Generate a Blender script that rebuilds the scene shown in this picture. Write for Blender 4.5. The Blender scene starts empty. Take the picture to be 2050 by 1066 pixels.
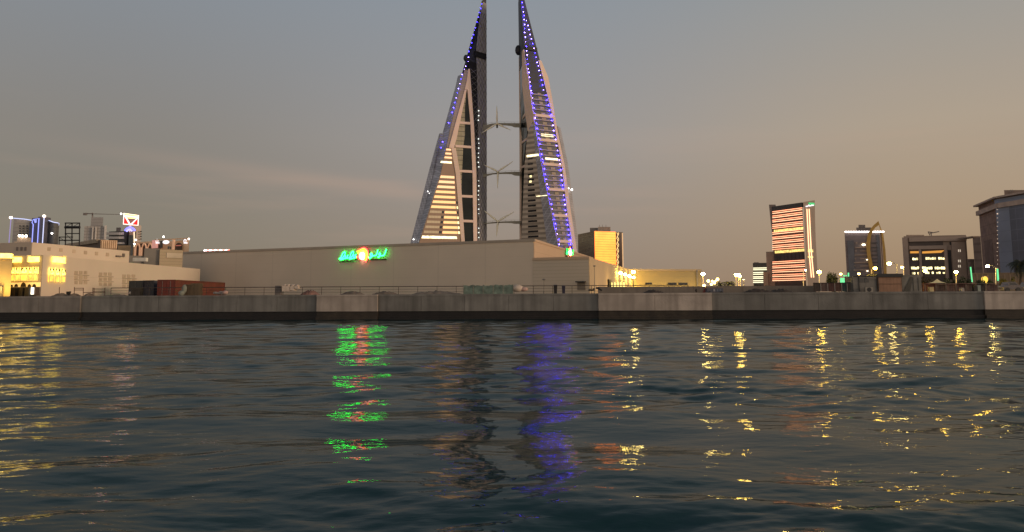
import bpy, math, random
import numpy as np
from mathutils import Matrix, Vector
R = random.Random(7)
sc = bpy.context.scene
col = sc.collection
# ------------------------------------------------------------------ camera
EYE = 2.4; F = 1540.0; CX = 1025.0; CY = 418.0
PITCH = math.atan(179 / F); ROLL = -0.0048
fw = np.array([0, math.cos(PITCH), math.sin(PITCH)])
r0_ = np.array([1.0, 0, 0]); u0_ = np.array([0, -math.sin(PITCH), math.cos(PITCH)])
rt = math.cos(ROLL) * r0_ + math.sin(ROLL) * u0_
up = -math.sin(ROLL) * r0_ + math.cos(ROLL) * u0_
cam_d = bpy.data.cameras.new('camera'); cam = bpy.data.objects.new('camera', cam_d); col.objects.link(cam)
m = Matrix.Identity(4)
for i in range(3):
    m[i][0] = rt[i]; m[i][1] = up[i]; m[i][2] = -fw[i]
m[2][3] = EYE
cam.matrix_world = m
cam_d.sensor_width = 36; cam_d.lens = 36 * F / 2050
cam_d.shift_y = -(533 - CY) / 2050
cam_d.clip_end = 9000; cam_d.clip_start = 0.1
sc.camera = cam
GZ = 2.88                                   # level of the quay deck

def ray(px, py): return fw + rt * (px - CX) / F + up * (CY - py) / F
def at(px, py, Y):
    d = ray(px, py); t = Y / d[1]
    return np.array([d[0] * t, Y, EYE + d[2] * t])
def atz(px, py, z):
    d = ray(px, py); t = (z - EYE) / d[2]
    return np.array([d[0] * t, d[1] * t, z])
def hz(px, py, Y): return at(px, py, Y)[2]
def gx(px, Y, py=585): return at(px, py, Y)[0]

def away(p, d): p = np.array(p[:2], float); return p * (1 + d / np.linalg.norm(p))      # a point further back, as seen from the water
# ------------------------------------------------------------------ materials
def _n(nt, t, **k):
    n = nt.nodes.new(t)
    for a, b in k.items(): setattr(n, a, b)
    return n
def math_n(nt, op, a, b=None, c=None):
    n = _n(nt, 'ShaderNodeMath', operation=op)
    for i, v in enumerate((a, b, c)):
        if v is None: continue
        if isinstance(v, (int, float)): n.inputs[i].default_value = v
        else: nt.links.new(v, n.inputs[i])
    return n.outputs[0]
def mixc(nt, fac, a, b, mode='MIX'):
    n = _n(nt, 'ShaderNodeMix', data_type='RGBA', blend_type=mode)
    for s, v in ((n.inputs[0], fac), (n.inputs[6], a), (n.inputs[7], b)):
        if isinstance(v, (int, float)): s.default_value = v
        elif isinstance(v, (tuple, list)): s.default_value = (*v[:3], 1)
        else: nt.links.new(v, s)
    return n.outputs[2]
MATS = {}
def M(name, c, rough=0.75, var=0.18, scale=0.4, metal=0.0, emit=None, es=0.0, evar=0.0, escale=0.3,
      hl=None, vl=None, lw=0.06, ldark=0.6, streak=0.0, spec=0.4, bump=0.0, blotch=0.0):
    if name in MATS: return MATS[name]
    mt = bpy.data.materials.new(name); mt.use_nodes = True; nt = mt.node_tree
    b = nt.nodes['Principled BSDF']; L = nt.links
    tc = _n(nt, 'ShaderNodeTexCoord'); co = tc.outputs['Object']
    no = _n(nt, 'ShaderNodeTexNoise'); no.inputs['Scale'].default_value = scale; no.inputs['Detail'].default_value = 6
    L.new(co, no.inputs['Vector'])
    fac = math_n(nt, 'MULTIPLY_ADD', math_n(nt, 'SUBTRACT', no.outputs[0], 0.5), 2.4, 0.5)
    lo = tuple(x * (1 - var) for x in c); hi = tuple(min(1, x * (1 + var)) for x in c)
    colr = mixc(nt, fac, lo, hi)
    if streak:
        mp = _n(nt, 'ShaderNodeMapping'); mp.inputs['Scale'].default_value = (1.3, 1.3, 0.09); L.new(co, mp.inputs[0])
        n2 = _n(nt, 'ShaderNodeTexNoise'); n2.inputs['Scale'].default_value = 1.0; n2.inputs['Detail'].default_value = 5; L.new(mp.outputs[0], n2.inputs['Vector'])
        s = math_n(nt, 'MULTIPLY', math_n(nt, 'SUBTRACT', n2.outputs[0], 0.42), streak * 5)
        n_ = _n(nt, 'ShaderNodeClamp'); L.new(s, n_.inputs[0])
        colr = mixc(nt, n_.outputs[0], colr, tuple(x * 0.55 for x in c))
    if blotch:
        n3 = _n(nt, 'ShaderNodeTexNoise'); n3.inputs['Scale'].default_value = 0.12; n3.inputs['Detail'].default_value = 3; L.new(co, n3.inputs['Vector'])
        s = math_n(nt, 'MULTIPLY', math_n(nt, 'SUBTRACT', n3.outputs[0], 0.45), blotch * 5)
        n_ = _n(nt, 'ShaderNodeClamp'); L.new(s, n_.inputs[0])
        colr = mixc(nt, n_.outputs[0], colr, tuple(x * 0.6 for x in c))
    if hl or vl:
        sx = _n(nt, 'ShaderNodeSeparateXYZ'); L.new(co, sx.inputs[0])
        line = None
        for per, src in ((hl, sx.outputs[2]), (vl, None)):
            if not per: continue
            if src is None: src = math_n(nt, 'ADD', sx.outputs[0], sx.outputs[1])
            f = math_n(nt, 'FRACT', math_n(nt, 'DIVIDE', src, per))
            k = math_n(nt, 'LESS_THAN', f, lw)
            line = k if line is None else math_n(nt, 'MAXIMUM', line, k)
        colr = mixc(nt, line, colr, mixc(nt, 1.0, colr, (ldark, ldark, ldark), 'MULTIPLY'))
    L.new(colr, b.inputs['Base Color'])
    b.inputs['Roughness'].default_value = rough; b.inputs['Metallic'].default_value = metal
    b.inputs['Specular IOR Level'].default_value = spec
    if bump:
        bp = _n(nt, 'ShaderNodeBump'); bp.inputs['Strength'].default_value = bump; bp.inputs['Distance'].default_value = 0.05
        nb = _n(nt, 'ShaderNodeTexNoise'); nb.inputs['Scale'].default_value = 6; nb.inputs['Detail'].default_value = 6; L.new(co, nb.inputs['Vector'])
        L.new(nb.outputs[0], bp.inputs['Height']); L.new(bp.outputs[0], b.inputs['Normal'])
    if emit is not None:
        st = es
        ec = emit
        if hl or vl: ec = mixc(nt, line, emit, tuple(x * ldark for x in emit))
        if isinstance(ec, tuple): b.inputs['Emission Color'].default_value = (*ec, 1)
        else: L.new(ec, b.inputs['Emission Color'])
        if evar:
            n4 = _n(nt, 'ShaderNodeTexNoise'); n4.inputs['Scale'].default_value = escale; n4.inputs['Detail'].default_value = 4; L.new(co, n4.inputs['Vector'])
            g = math_n(nt, 'MULTIPLY_ADD', math_n(nt, 'SUBTRACT', n4.outputs[0], 0.5), 5 * evar, 1.0)
            g = math_n(nt, 'MAXIMUM', g, 0.06)
            L.new(math_n(nt, 'MULTIPLY', g, es), b.inputs['Emission Strength'])
        else: b.inputs['Emission Strength'].default_value = es
    MATS[name] = mt
    return mt

# ------------------------------------------------------------------ mesh builder
class MB:
    def __init__(s): s.v = []; s.f = []
    def add(s, vs, fs):
        o = len(s.v); s.v += [tuple(map(float, p)) for p in vs]; s.f += [tuple(o + i for i in f) for f in fs]; return s
    def hexa(s, p):                            # 4 back + 4 front, same order
        return s.add(p, [(3, 2, 1, 0), (4, 5, 6, 7), (0, 1, 5, 4), (1, 2, 6, 5), (2, 3, 7, 6), (3, 0, 4, 7)])
    def prism(s, pts, off):
        n = len(pts); off = np.array(off)
        a = [np.array(p, float) for p in pts]; b = [p + off for p in a]
        return s.add(a + b, [tuple(range(n))[::-1], tuple(range(n, 2 * n))] + [(i, (i + 1) % n, n + (i + 1) % n, n + i) for i in range(n)])
    def plan(s, pts, z0, z1):
        return s.prism([(p[0], p[1], z0) for p in pts], (0, 0, z1 - z0))
    def box(s, x0, x1, y0, y1, z0, z1):
        return s.plan([(x0, y0), (x1, y0), (x1, y1), (x0, y1)], z0, z1)
    def tube(s, pts, r, n=8, r1=None):
        pts = [np.array(p, float) for p in pts]; k = len(pts); vs = []
        for i, p in enumerate(pts):
            t = pts[min(i + 1, k - 1)] - pts[max(i - 1, 0)]; t = t / (np.linalg.norm(t) + 1e-9)
            a = np.cross(t, (0, 0, 1.0) if abs(t[2]) < 0.9 else (1.0, 0, 0)); a /= np.linalg.norm(a); b = np.cross(t, a)
            rr = r if r1 is None else r + (r1 - r) * i / (k - 1)
            for j in range(n):
                an = 2 * math.pi * j / n; vs.append(p + rr * (a * math.cos(an) + b * math.sin(an)))
        fs = [tuple(range(n))[::-1], tuple(range((k - 1) * n, k * n))]
        for i in range(k - 1):
            for j in range(n):
                fs.append((i * n + j, i * n + (j + 1) % n, (i + 1) * n + (j + 1) % n, (i + 1) * n + j))
        return s.add(vs, fs)
    def ball(s, c, r, sx=1, sy=1, sz=1, nu=10, nv=6, jit=0):
        vs = []; c = np.array(c, float)
        for i in range(1, nv):
            th = math.pi * i / nv
            for j in range(nu):
                ph = 2 * math.pi * j / nu; q = 1 + (R.uniform(-jit, jit) if jit else 0)
                vs.append(c + r * q * np.array([sx * math.sin(th) * math.cos(ph), sy * math.sin(th) * math.sin(ph), sz * math.cos(th)]))
        vs.append(c + (0, 0, r * sz)); vs.append(c - np.array([0, 0, r * sz])); t = len(vs) - 2; b = t + 1; fs = []
        for i in range(nv - 2):
            for j in range(nu):
                fs.append((i * nu + j, (i + 1) * nu + j, (i + 1) * nu + (j + 1) % nu, i * nu + (j + 1) % nu))
        for j in range(nu):
            fs.append((t, j, (j + 1) % nu)); o = (nv - 2) * nu; fs.append((b, o + (j + 1) % nu, o + j))
        return s.add(vs, fs)
    def build(s, name, mat, parent=None, label=None, smooth=False):
        me = bpy.data.meshes.new(name)
        o = bpy.data.objects.new(name, me); col.objects.link(o)
        off = np.zeros(3)
        if parent is not None:
            off = np.array(parent['_o'][:]) if '_o' in parent else np.zeros(3)
            o.parent = parent
        else:
            v = np.array(s.v); off = np.array([v[:, 0].mean(), v[:, 1].mean(), v[:, 2].min()]); o.location = off
        o['_o'] = [float(x) for x in off]
        me.from_pydata([tuple(np.array(p) - off) for p in s.v], [], s.f)
        me.materials.append(mat)
        if smooth:
            for p in me.polygons: p.use_smooth = True
        import bmesh
        bm = bmesh.new(); bm.from_mesh(me); bmesh.ops.recalc_face_normals(bm, faces=bm.faces); bm.to_mesh(me); bm.free()
        if label: o['label'] = label
        return o
def tag(o, label, cat, group=None):
    o['label'] = label; o['category'] = cat
    if group: o['group'] = group
    return o
def thing(name, label, cat, loc, group=None):
    o = bpy.data.objects.new(name, None); col.objects.link(o); o.location = tuple(float(x) for x in loc)
    o.empty_display_size = 0.5
    o['_o'] = [float(x) for x in loc]
    return tag(o, label, cat, group)
def structure(o): o['kind'] = 'structure'; return o
def copy_tree(o, parent=None):
    c = o.copy(); col.objects.link(c); c.parent = parent
    for ch in list(o.children): copy_tree(ch, c)
    return c

class Face:                                     # vertical facade plane between two plan points (left to right)
    def __init__(s, A, B):
        s.A = np.array(A[:2], float); s.B = np.array(B[:2], float); s.len = np.linalg.norm(s.B - s.A)
        s.d = (s.B - s.A) / s.len; s.n = np.array([s.d[1], -s.d[0]])
    def P(s, u, z, d=0.0):
        p = s.A + s.d * u + s.n * d; return np.array([p[0], p[1], z])
    def uv(s, px, py):
        d = ray(px, py); t = (s.A @ s.n) / (d[:2] @ s.n)
        p = d * t; return float((p[:2] - s.A) @ s.d), float(EYE + p[2])
    def box(s, mb, u0, u1, z0, z1, d0, d1):
        return mb.hexa([s.P(u0, z0, d0), s.P(u1, z0, d0), s.P(u1, z1, d0), s.P(u0, z1, d0),
                        s.P(u0, z0, d1), s.P(u1, z0, d1), s.P(u1, z1, d1), s.P(u0, z1, d1)])
    def px(s, mb, x0, x1, y0, y1, d0, d1):      # rectangle on the facade, found from its outline in the photograph
        xm, ym = (x0 + x1) / 2, (y0 + y1) / 2
        return s.box(mb, s.uv(x0, ym)[0], s.uv(x1, ym)[0], s.uv(xm, y1)[1], s.uv(xm, y0)[1], d0, d1)
    def poly(s, mb, pts, d0, d1):
        return mb.prism([s.P(u, z, d0) for u, z in pts], np.append(s.n * (d1 - d0), 0))
def B1(f, x0, x1, y0, y1, d0, d1):
    mb = MB(); f.px(mb, x0, x1, y0, y1, d0, d1); return mb

# ------------------------------------------------------------------ sky and light
SUN_EL, SUN_AZ = math.radians(8), math.radians(108)      # afterglow to the right of the view
w = bpy.data.worlds.new('World'); sc.world = w; w.use_nodes = True; nt = w.node_tree; L = nt.links
bg = nt.nodes['Background']
tc = _n(nt, 'ShaderNodeTexCoord'); nm = _n(nt, 'ShaderNodeVectorMath', operation='NORMALIZE'); L.new(tc.outputs['Generated'], nm.inputs[0])
sx = _n(nt, 'ShaderNodeSeparateXYZ'); L.new(nm.outputs[0], sx.inputs[0]); dx, dy, dz = sx.outputs
def lin(c): return tuple(((v / 255 + 0.055) / 1.055) ** 2.4 if v > 10 else v / 255 / 12.92 for v in c)
def ramp(fac, stops):
    n = _n(nt, 'ShaderNodeValToRGB'); L.new(fac, n.inputs[0]); e = n.color_ramp.elements
    while len(e) < len(stops): e.new(0.5)
    for el, (p, c) in zip(e, stops): el.position = p; el.color = (*lin(c), 1)
    return n.outputs[0]
def mr(v, a, b, c=0.0, d=1.0, smooth=True):
    n = _n(nt, 'ShaderNodeMapRange', interpolation_type='SMOOTHSTEP' if smooth else 'LINEAR')
    L.new(v, n.inputs[0])
    for i, x in enumerate((a, b, c, d)): n.inputs[i + 1].default_value = x
    return n.outputs[0]
el = math_n(nt, 'MAXIMUM', dz, 0.0)
cl = ramp(el, [(0, (122, 112, 98)), (0.09, (130, 121, 108)), (0.2, (134, 128, 121)), (0.37, (132, 138, 145)), (0.6, (96, 108, 122)), (1, (60, 72, 88))])
cc = ramp(el, [(0, (143, 125, 110)), (0.09, (150, 136, 125)), (0.2, (154, 148, 144)), (0.37, (140, 146, 153)), (0.6, (100, 112, 126)), (1, (60, 72, 88))])
cr = ramp(el, [(0, (152, 124, 98)), (0.09, (168, 144, 118)), (0.2, (172, 156, 137)), (0.37, (150, 151, 149)), (0.6, (108, 116, 124)), (1, (60, 72, 88))])
c1 = mixc(nt, mr(dx, -0.5, 0.02), cl, cc)
c2 = mixc(nt, mr(dx, 0.02, 0.5), c1, cr)
cw = ramp(el, [(0, (235, 165, 105)), (0.1, (235, 185, 135)), (0.25, (190, 170, 150)), (0.6, (108, 116, 124)), (1, (60, 72, 88))])
c3 = mixc(nt, mr(dx, 0.55, 0.95), c2, cw)
cb = ramp(el, [(0, (234, 212, 190)), (0.2, (232, 217, 204)), (0.5, (162, 162, 166)), (1, (60, 72, 88))])
c4 = mixc(nt, mr(dy, 0.15, -0.6), c3, cb)
# thin high cloud streaks
mp = _n(nt, 'ShaderNodeMapping'); mp.inputs['Rotation'].default_value = (0, math.radians(7), 0); mp.inputs['Scale'].default_value = (2.2, 1.0, 22); L.new(nm.outputs[0], mp.inputs[0])
nz = _n(nt, 'ShaderNodeTexNoise'); nz.inputs['Scale'].default_value = 1.6; nz.inputs['Detail'].default_value = 5; L.new(mp.outputs[0], nz.inputs['Vector'])
line = math_n(nt, 'ADD', math_n(nt, 'MULTIPLY', dx, 0.10), math_n(nt, 'SUBTRACT', dz, 0.1235))
band = math_n(nt, 'POWER', 2.718, math_n(nt, 'MULTIPLY', math_n(nt, 'MULTIPLY', line, line), -9000))
band = math_n(nt, 'MULTIPLY', band, math_n(nt, 'MULTIPLY', mr(dx, -0.62, -0.2), mr(dx, -0.06, -0.16)))
cloud = math_n(nt, 'ADD', math_n(nt, 'MULTIPLY', band, 0.2), math_n(nt, 'MULTIPLY', mr(nz.outputs[0], 0.52, 0.75), mr(dz, 0.3, 0.12, 0, 0.10)))
c5 = mixc(nt, cloud, c4, lin((196, 160, 138)))
sky = _n(nt, 'ShaderNodeTexSky', sky_type='NISHITA'); sky.sun_disc = False; sky.sun_elevation = SUN_EL; sky.sun_rotation = SUN_AZ
c6 = mixc(nt, 1.0, c5, mixc(nt, 1.0, sky.outputs[0], (0.006, 0.006, 0.006), 'MULTIPLY'), 'ADD')
L.new(c6, bg.inputs[0]); bg.inputs[1].default_value = 1.0
sd = bpy.data.lights.new('afterglow_sun', 'SUN'); sd.energy = 1.45; sd.angle = math.radians(14); sd.color = (1.0, 0.72, 0.48)
so = bpy.data.objects.new('afterglow_sun', sd); col.objects.link(so)
sv = Vector((math.sin(SUN_AZ) * math.cos(SUN_EL), math.cos(SUN_AZ) * math.cos(SUN_EL), math.sin(SUN_EL)))
so.rotation_euler = sv.to_track_quat('Z', 'Y').to_euler()
def lamp(p, e, c=(1, 0.75, 0.35), r=0.3, name='lamp_glow'):
    ld = bpy.data.lights.new(name, 'POINT'); ld.energy = e; ld.color = c; ld.shadow_soft_size = r
    o = bpy.data.objects.new(name, ld); col.objects.link(o); o.location = tuple(float(x) for x in p); return o

# ------------------------------------------------------------------ water
def make_water():
    rs = np.random.RandomState(11)
    ny, nx = 820, 900
    Y = 2.0 * np.exp(np.linspace(0, math.log(99 / 2.0), ny)); U = np.linspace(-1, 1, nx); U = np.sign(U) * (0.45 * np.abs(U) + 0.55 * np.abs(U) ** 3)
    X = U[None, :] * (Y[:, None] * 0.85 + 22.0); YY = np.repeat(Y[:, None], nx, 1)
    Z = np.zeros_like(X)
    dY = Y * (math.log(99 / 2.0) / ny)
    # patches of calmer and livelier water
    patch = np.zeros_like(X)
    for _ in range(10):
        a = rs.uniform(0, 2 * math.pi); k = 2 * math.pi / rs.uniform(9, 30)
        patch += np.sin(k * (math.cos(a) * X * 0.5 + math.sin(a) * YY) + rs.uniform(0, 6.28))
    patch = 1 + 0.13 * patch
    for i in range(150):
        lam = 0.17 * (6.0 / 0.17) ** rs.uniform(0, 1)
        a = math.radians(90) + rs.normal(0, 0.5); k = 2 * math.pi / lam
        slope = 0.0112 * (lam / 1.6) ** 0.15 if lam > 0.9 else 0.0118
        if lam > 3.2: slope *= 1.05
        amp = slope / k
        att = np.clip((lam / dY - 2.5) / 2.5, 0, 1)[:, None]
        Z += att * amp * (patch if lam < 2.5 else 1) * np.sin(k * (math.cos(a) * X + math.sin(a) * YY) + rs.uniform(0, 6.28))
    vs = np.stack([X, YY, Z], -1).reshape(-1, 3)
    idx = np.arange(ny * nx).reshape(ny, nx)
    q = np.stack([idx[:-1, :-1], idx[:-1, 1:], idx[1:, 1:], idx[1:, :-1]], -1).reshape(-1, 4)
    base = len(vs)
    vs = np.vstack([vs, [(-900, -300, -0.35), (900, -300, -0.35), (900, 190, -0.35), (-900, 190, -0.35)]])
    q = np.vstack([q, [(base, base + 1, base + 2, base + 3)]])
    me = bpy.data.meshes.new('water'); me.vertices.add(len(vs)); me.vertices.foreach_set('co', vs.ravel().astype(np.float32))
    me.loops.add(q.size); me.loops.foreach_set('vertex_index', q.ravel().astype(np.int32))
    me.polygons.add(len(q)); me.polygons.foreach_set('loop_start', np.arange(0, q.size, 4, dtype=np.int32))
    me.update(calc_edges=True); me.polygons.foreach_set('use_smooth', np.ones(len(q), bool))
    o = bpy.data.objects.new('water', me); col.objects.link(o); structure(o)
    mt = bpy.data.materials.new('sea_water'); mt.use_nodes = True; n = mt.node_tree; n.nodes.remove(n.nodes['Principled BSDF'])
    out = n.nodes['Material Output']
    tc = _n(n, 'ShaderNodeTexCoord'); mp = _n(n, 'ShaderNodeMapping'); mp.inputs['Scale'].default_value = (0.6, 1.3, 1); n.links.new(tc.outputs['Object'], mp.inputs[0])
    h = None
    for s_, k_ in ((2.2, 0.011), (6.5, 0.0056)):
        t = _n(n, 'ShaderNodeTexNoise'); t.inputs['Scale'].default_value = s_; t.inputs['Detail'].default_value = 2; t.inputs['Distortion'].default_value = 0.4
        n.links.new(mp.outputs[0], t.inputs['Vector']); v = math_n(n, 'MULTIPLY', t.outputs[0], k_)
        h = v if h is None else math_n(n, 'ADD', h, v)
    bp = _n(n, 'ShaderNodeBump'); bp.inputs['Strength'].default_value = 1.0; bp.inputs['Distance'].default_value = 1.0
    n.links.new(h, bp.inputs['Height'])
    df = _n(n, 'ShaderNodeBsdfDiffuse'); df.inputs[0].default_value = (0.014, 0.044, 0.049, 1)
    gl_ = _n(n, 'ShaderNodeBsdfGlossy'); gl_.inputs[0].default_value = (0.55, 0.56, 0.545, 1); gl_.inputs['Roughness'].default_value = 0.04
    fr = _n(n, 'ShaderNodeFresnel'); fr.inputs['IOR'].default_value = 1.333
    for q in (df, gl_, fr): n.links.new(bp.outputs[0], q.inputs['Normal'])
    mx = _n(n, 'ShaderNodeMixShader'); n.links.new(fr.outputs[0], mx.inputs[0]); n.links.new(df.outputs[0], mx.inputs[1]); n.links.new(gl_.outputs[0], mx.inputs[2])
    n.links.new(mx.outputs[0], out.inputs[0])
    me.materials.append(mt)
make_water()

# ------------------------------------------------------------------ quay wall and ground
QA = at(0, 617, 94)[:2]; QB = at(2050, 610, 82.5)[:2]
qf0 = Face(QA, QB)
def qu(px): return qf0.uv(px, 610)[0]
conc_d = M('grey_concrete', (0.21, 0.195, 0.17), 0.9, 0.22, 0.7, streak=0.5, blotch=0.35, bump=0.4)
conc_l = M('pale_lit_concrete', (0.47, 0.39, 0.32), 0.9, 0.18, 0.7, streak=0.5, blotch=0.25, bump=0.4)  # paler copy: light on bays turned to the glow, put into the colour
conc_m = M('half_lit_concrete', (0.29, 0.25, 0.21), 0.9, 0.2, 0.7, streak=0.5, blotch=0.3, bump=0.4)
wet_d = M('wet_shaded_dark', (0.010, 0.007, 0.005), 0.6, 0.4, 1.2, bump=0.5)  # wet foot, with the undercut's shadow mixed into the near-black colour
wet_l = M('wet_shaded_brown', (0.032, 0.023, 0.014), 0.6, 0.4, 1.2, bump=0.5)
quay = thing('quay_wall', 'long low concrete quay wall with dark wet shaded foot along the water edge', 'quay wall', (qf0.P(qu(1025), 0)))
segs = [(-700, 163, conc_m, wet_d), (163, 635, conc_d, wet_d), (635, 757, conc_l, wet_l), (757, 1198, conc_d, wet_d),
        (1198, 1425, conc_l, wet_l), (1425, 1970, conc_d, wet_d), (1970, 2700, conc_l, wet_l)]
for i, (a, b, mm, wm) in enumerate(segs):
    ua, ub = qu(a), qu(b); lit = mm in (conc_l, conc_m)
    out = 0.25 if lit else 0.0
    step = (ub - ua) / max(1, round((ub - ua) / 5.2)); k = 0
    u = ua; base_ = {'grey_concrete': (0.21, 0.195, 0.17), 'pale_lit_concrete': (0.47, 0.39, 0.32), 'half_lit_concrete': (0.29, 0.25, 0.21)}[mm.name]
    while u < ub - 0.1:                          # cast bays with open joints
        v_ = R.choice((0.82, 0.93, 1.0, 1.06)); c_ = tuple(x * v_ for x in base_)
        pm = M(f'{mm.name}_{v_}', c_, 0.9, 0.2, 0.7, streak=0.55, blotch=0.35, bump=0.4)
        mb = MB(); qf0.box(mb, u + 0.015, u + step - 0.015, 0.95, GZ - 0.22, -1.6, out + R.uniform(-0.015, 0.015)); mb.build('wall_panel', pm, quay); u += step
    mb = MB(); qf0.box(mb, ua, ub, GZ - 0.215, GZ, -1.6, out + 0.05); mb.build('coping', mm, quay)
    mb = MB(); qf0.box(mb, ua, ub, -1.0, 0.95, -1.6, out - 0.12)
    mb.build('wet_shaded_base', wm, quay)
    mb = MB(); qf0.box(mb, ua, ub, -1.0, 0.32, -1.5, out + 0.15)
    mb.build('waterline_ledge', wm, quay)
g = MB()
dq = qf0.d
p0 = qf0.P(qu(-700), 0, -0.4)[:2]; p1 = qf0.P(qu(2700), 0, -0.4)[:2]
g.plan([p0, p1, (3500, 60), (3500, 4000), (-3500, 4000), (-3500, 130)], GZ - 0.6, GZ - 0.02)
structure(g.build('ground', M('packed_earth', (0.22, 0.18, 0.14), 0.95, 0.25, 0.3)))

# ------------------------------------------------------------------ shared materials
tan = M('tan_cladding', (0.82, 0.62, 0.47), 0.6, 0.06, 0.1, hl=2.0, vl=1.6, lw=0.10, ldark=0.86)
tan_p = M('pink_tan_cladding', (0.85, 0.63, 0.49), 0.55, 0.06, 0.1)
blueglass = M('blue_grey_glass', (0.27, 0.265, 0.29), 0.35, 0.25, 0.12, hl=2.0, vl=1.6, lw=0.16, ldark=1.6, spec=0.7)
greyglass = M('grey_band_glass', (0.27, 0.225, 0.175), 0.4, 0.12, 0.15, hl=4.0, lw=0.5, ldark=1.9, spec=0.4)
darkglass = M('dark_green_glass', (0.014, 0.017, 0.014), 0.15, 0.5, 0.1, hl=1.33, vl=1.5, lw=0.08, ldark=2.0, spec=0.22)
skyglass = M('sky_reflection_glass', (0.44, 0.38, 0.23), 0.3, 0.15, 0.2, hl=3.95, vl=1.6, lw=0.13, ldark=0.25, spec=0.5)  # sky reflected in the dark glass, painted as a paler strip
darksteel = M('dark_steel_cladding', (0.035, 0.037, 0.050), 0.5, 0.3, 0.3, hl=4.2, lw=0.12, ldark=0.5)
lattice_m = M('lattice_grey', (0.34, 0.32, 0.31), 0.5, 0.2, 0.4)
black_m = M('near_black_metal', (0.018, 0.017, 0.017), 0.5, 0.3, 0.5)
led_blue = M('led_violet', (0.1, 0.1, 0.2), 0.5, emit=(0.016, 0.009, 1.0), es=190)
led_blue_soft = M('led_soft_violet', (0.1, 0.1, 0.2), 0.5, emit=(0.04, 0.024, 1.0), es=38)
led_white = M('led_white', (0.2, 0.2, 0.2), 0.5, emit=(1.0, 0.95, 0.9), es=7)
led_drop = M('led_soft_white', (0.2, 0.2, 0.2), 0.5, emit=(0.95, 1.0, 0.9), es=1.6)
led_pale = M('led_pale_violet', (0.2, 0.2, 0.2), 0.5, emit=(0.2, 0.13, 1.0), es=45)
warm_win = M('warm_lit_window', (0.2, 0.17, 0.1), 0.4, emit=(1.0, 0.86, 0.42), es=1.5, evar=0.35, escale=0.5)
white_win = M('white_lit_window', (0.2, 0.2, 0.2), 0.4, emit=(1.0, 0.93, 0.72), es=1.3, evar=0.7, escale=0.6)
dark_win = M('dark_window', (0.02, 0.02, 0.022), 0.15, 0.4, 0.3, spec=0.7)
concgrey = M('grey_roof_concrete', (0.30, 0.27, 0.24), 0.85, 0.12, 0.3)

# ------------------------------------------------------------------ skyscraper helpers
def plane3(a, b, c):                            # plane through three points
    n = np.cross(np.array(b) - a, np.array(c) - a); n /= np.linalg.norm(n); return (n, float(n @ a))
def hit(px, py, pl):                            # where the sight line meets a facade: a depth, a vertical plane Y = a + b X, or any plane
    d = ray(px, py)
    if isinstance(pl, (int, float)): t = pl / d[1]
    elif isinstance(pl[0], np.ndarray): t = (pl[1] - pl[0][2] * EYE) / (pl[0] @ d)
    else: t = pl[0] / (d[1] - pl[1] * d[0])
    return d * t + np.array([0, 0, EYE])
class Edge:
    def __init__(s, pts, pl):
        q = sorted([hit(x, y, pl)[[2, 0, 1]].tolist() for x, y in pts]); s.z = [a[0] for a in q]; s.p = np.array([a[1:] for a in q])
    def __call__(s, z):
        i = 0
        while i < len(s.z) - 2 and z > s.z[i + 1]: i += 1
        t = (z - s.z[i]) / (s.z[i + 1] - s.z[i]); return s.p[i] + t * (s.p[i + 1] - s.p[i])
def mixE(a, b, u): return lambda z: a(z) * (1 - u) + b(z) * u
def shiftE(a, du): return lambda z: a(z) + np.array([du, 0])
def backE(a, dy): return lambda z: a(z) * (1 + dy / a(z)[1])
def slabE(mb, EA, EB, z0, z1, d0, d1, n=6, zz=None):
    zs = list(zz) if zz is not None else list(np.linspace(z0, z1, n)); vs = []
    for z in zs:
        a, b = EA(z), EB(z); d = b - a; l = np.linalg.norm(d)
        d = d / l if l > 1e-3 else np.array([1.0, 0]); nn = np.array([d[1], -d[0]])
        for p, o in ((a, d0), (b, d0), (b, d1), (a, d1)):
            q = p + nn * o; vs.append((q[0], q[1], z))
    k = len(zs); fs = [(0, 1, 2, 3), tuple(range(4 * k - 1, 4 * k - 5, -1))]
    for i in range(k - 1):
        for j in range(4): fs.append((4 * i + j, 4 * i + (j + 1) % 4, 4 * i + 4 + (j + 1) % 4, 4 * i + 4 + j))
    return mb.add(vs, fs)
def loftE(mb, edges, zs):
    n = len(edges); vs = []
    for z in zs:
        for e in edges: q = e(z); vs.append((q[0], q[1], z))
    fs = [tuple(range(n))[::-1], tuple(range(n * (len(zs) - 1), n * len(zs)))]
    for i in range(len(zs) - 1):
        for j in range(n): fs.append((i * n + j, i * n + (j + 1) % n, (i + 1) * n + (j + 1) % n, (i + 1) * n + j))
    return mb.add(vs, fs)
LEDM = {}
def led(p, mat, parent, r=0.5, name='led_light'):
    r = round(r * R.choice((0.6, 0.8, 1.0, 1.0)), 2); p = np.array(p) + (R.uniform(-.15, .15), 0, R.uniform(-.3, .3))
    key = (mat.name, r)
    if key not in LEDM:
        mb = MB(); mb.ball((0, 0, 0), r, nu=8, nv=5); me = bpy.data.meshes.new(name)
        me.from_pydata(mb.v, [], mb.f); me.materials.append(mat); LEDM[key] = me
    o = bpy.data.objects.new(name, LEDM[key]); col.objects.link(o); o.parent = parent
    o.location = tuple(np.array(p) - np.array(parent['_o'][:])); return o
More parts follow.
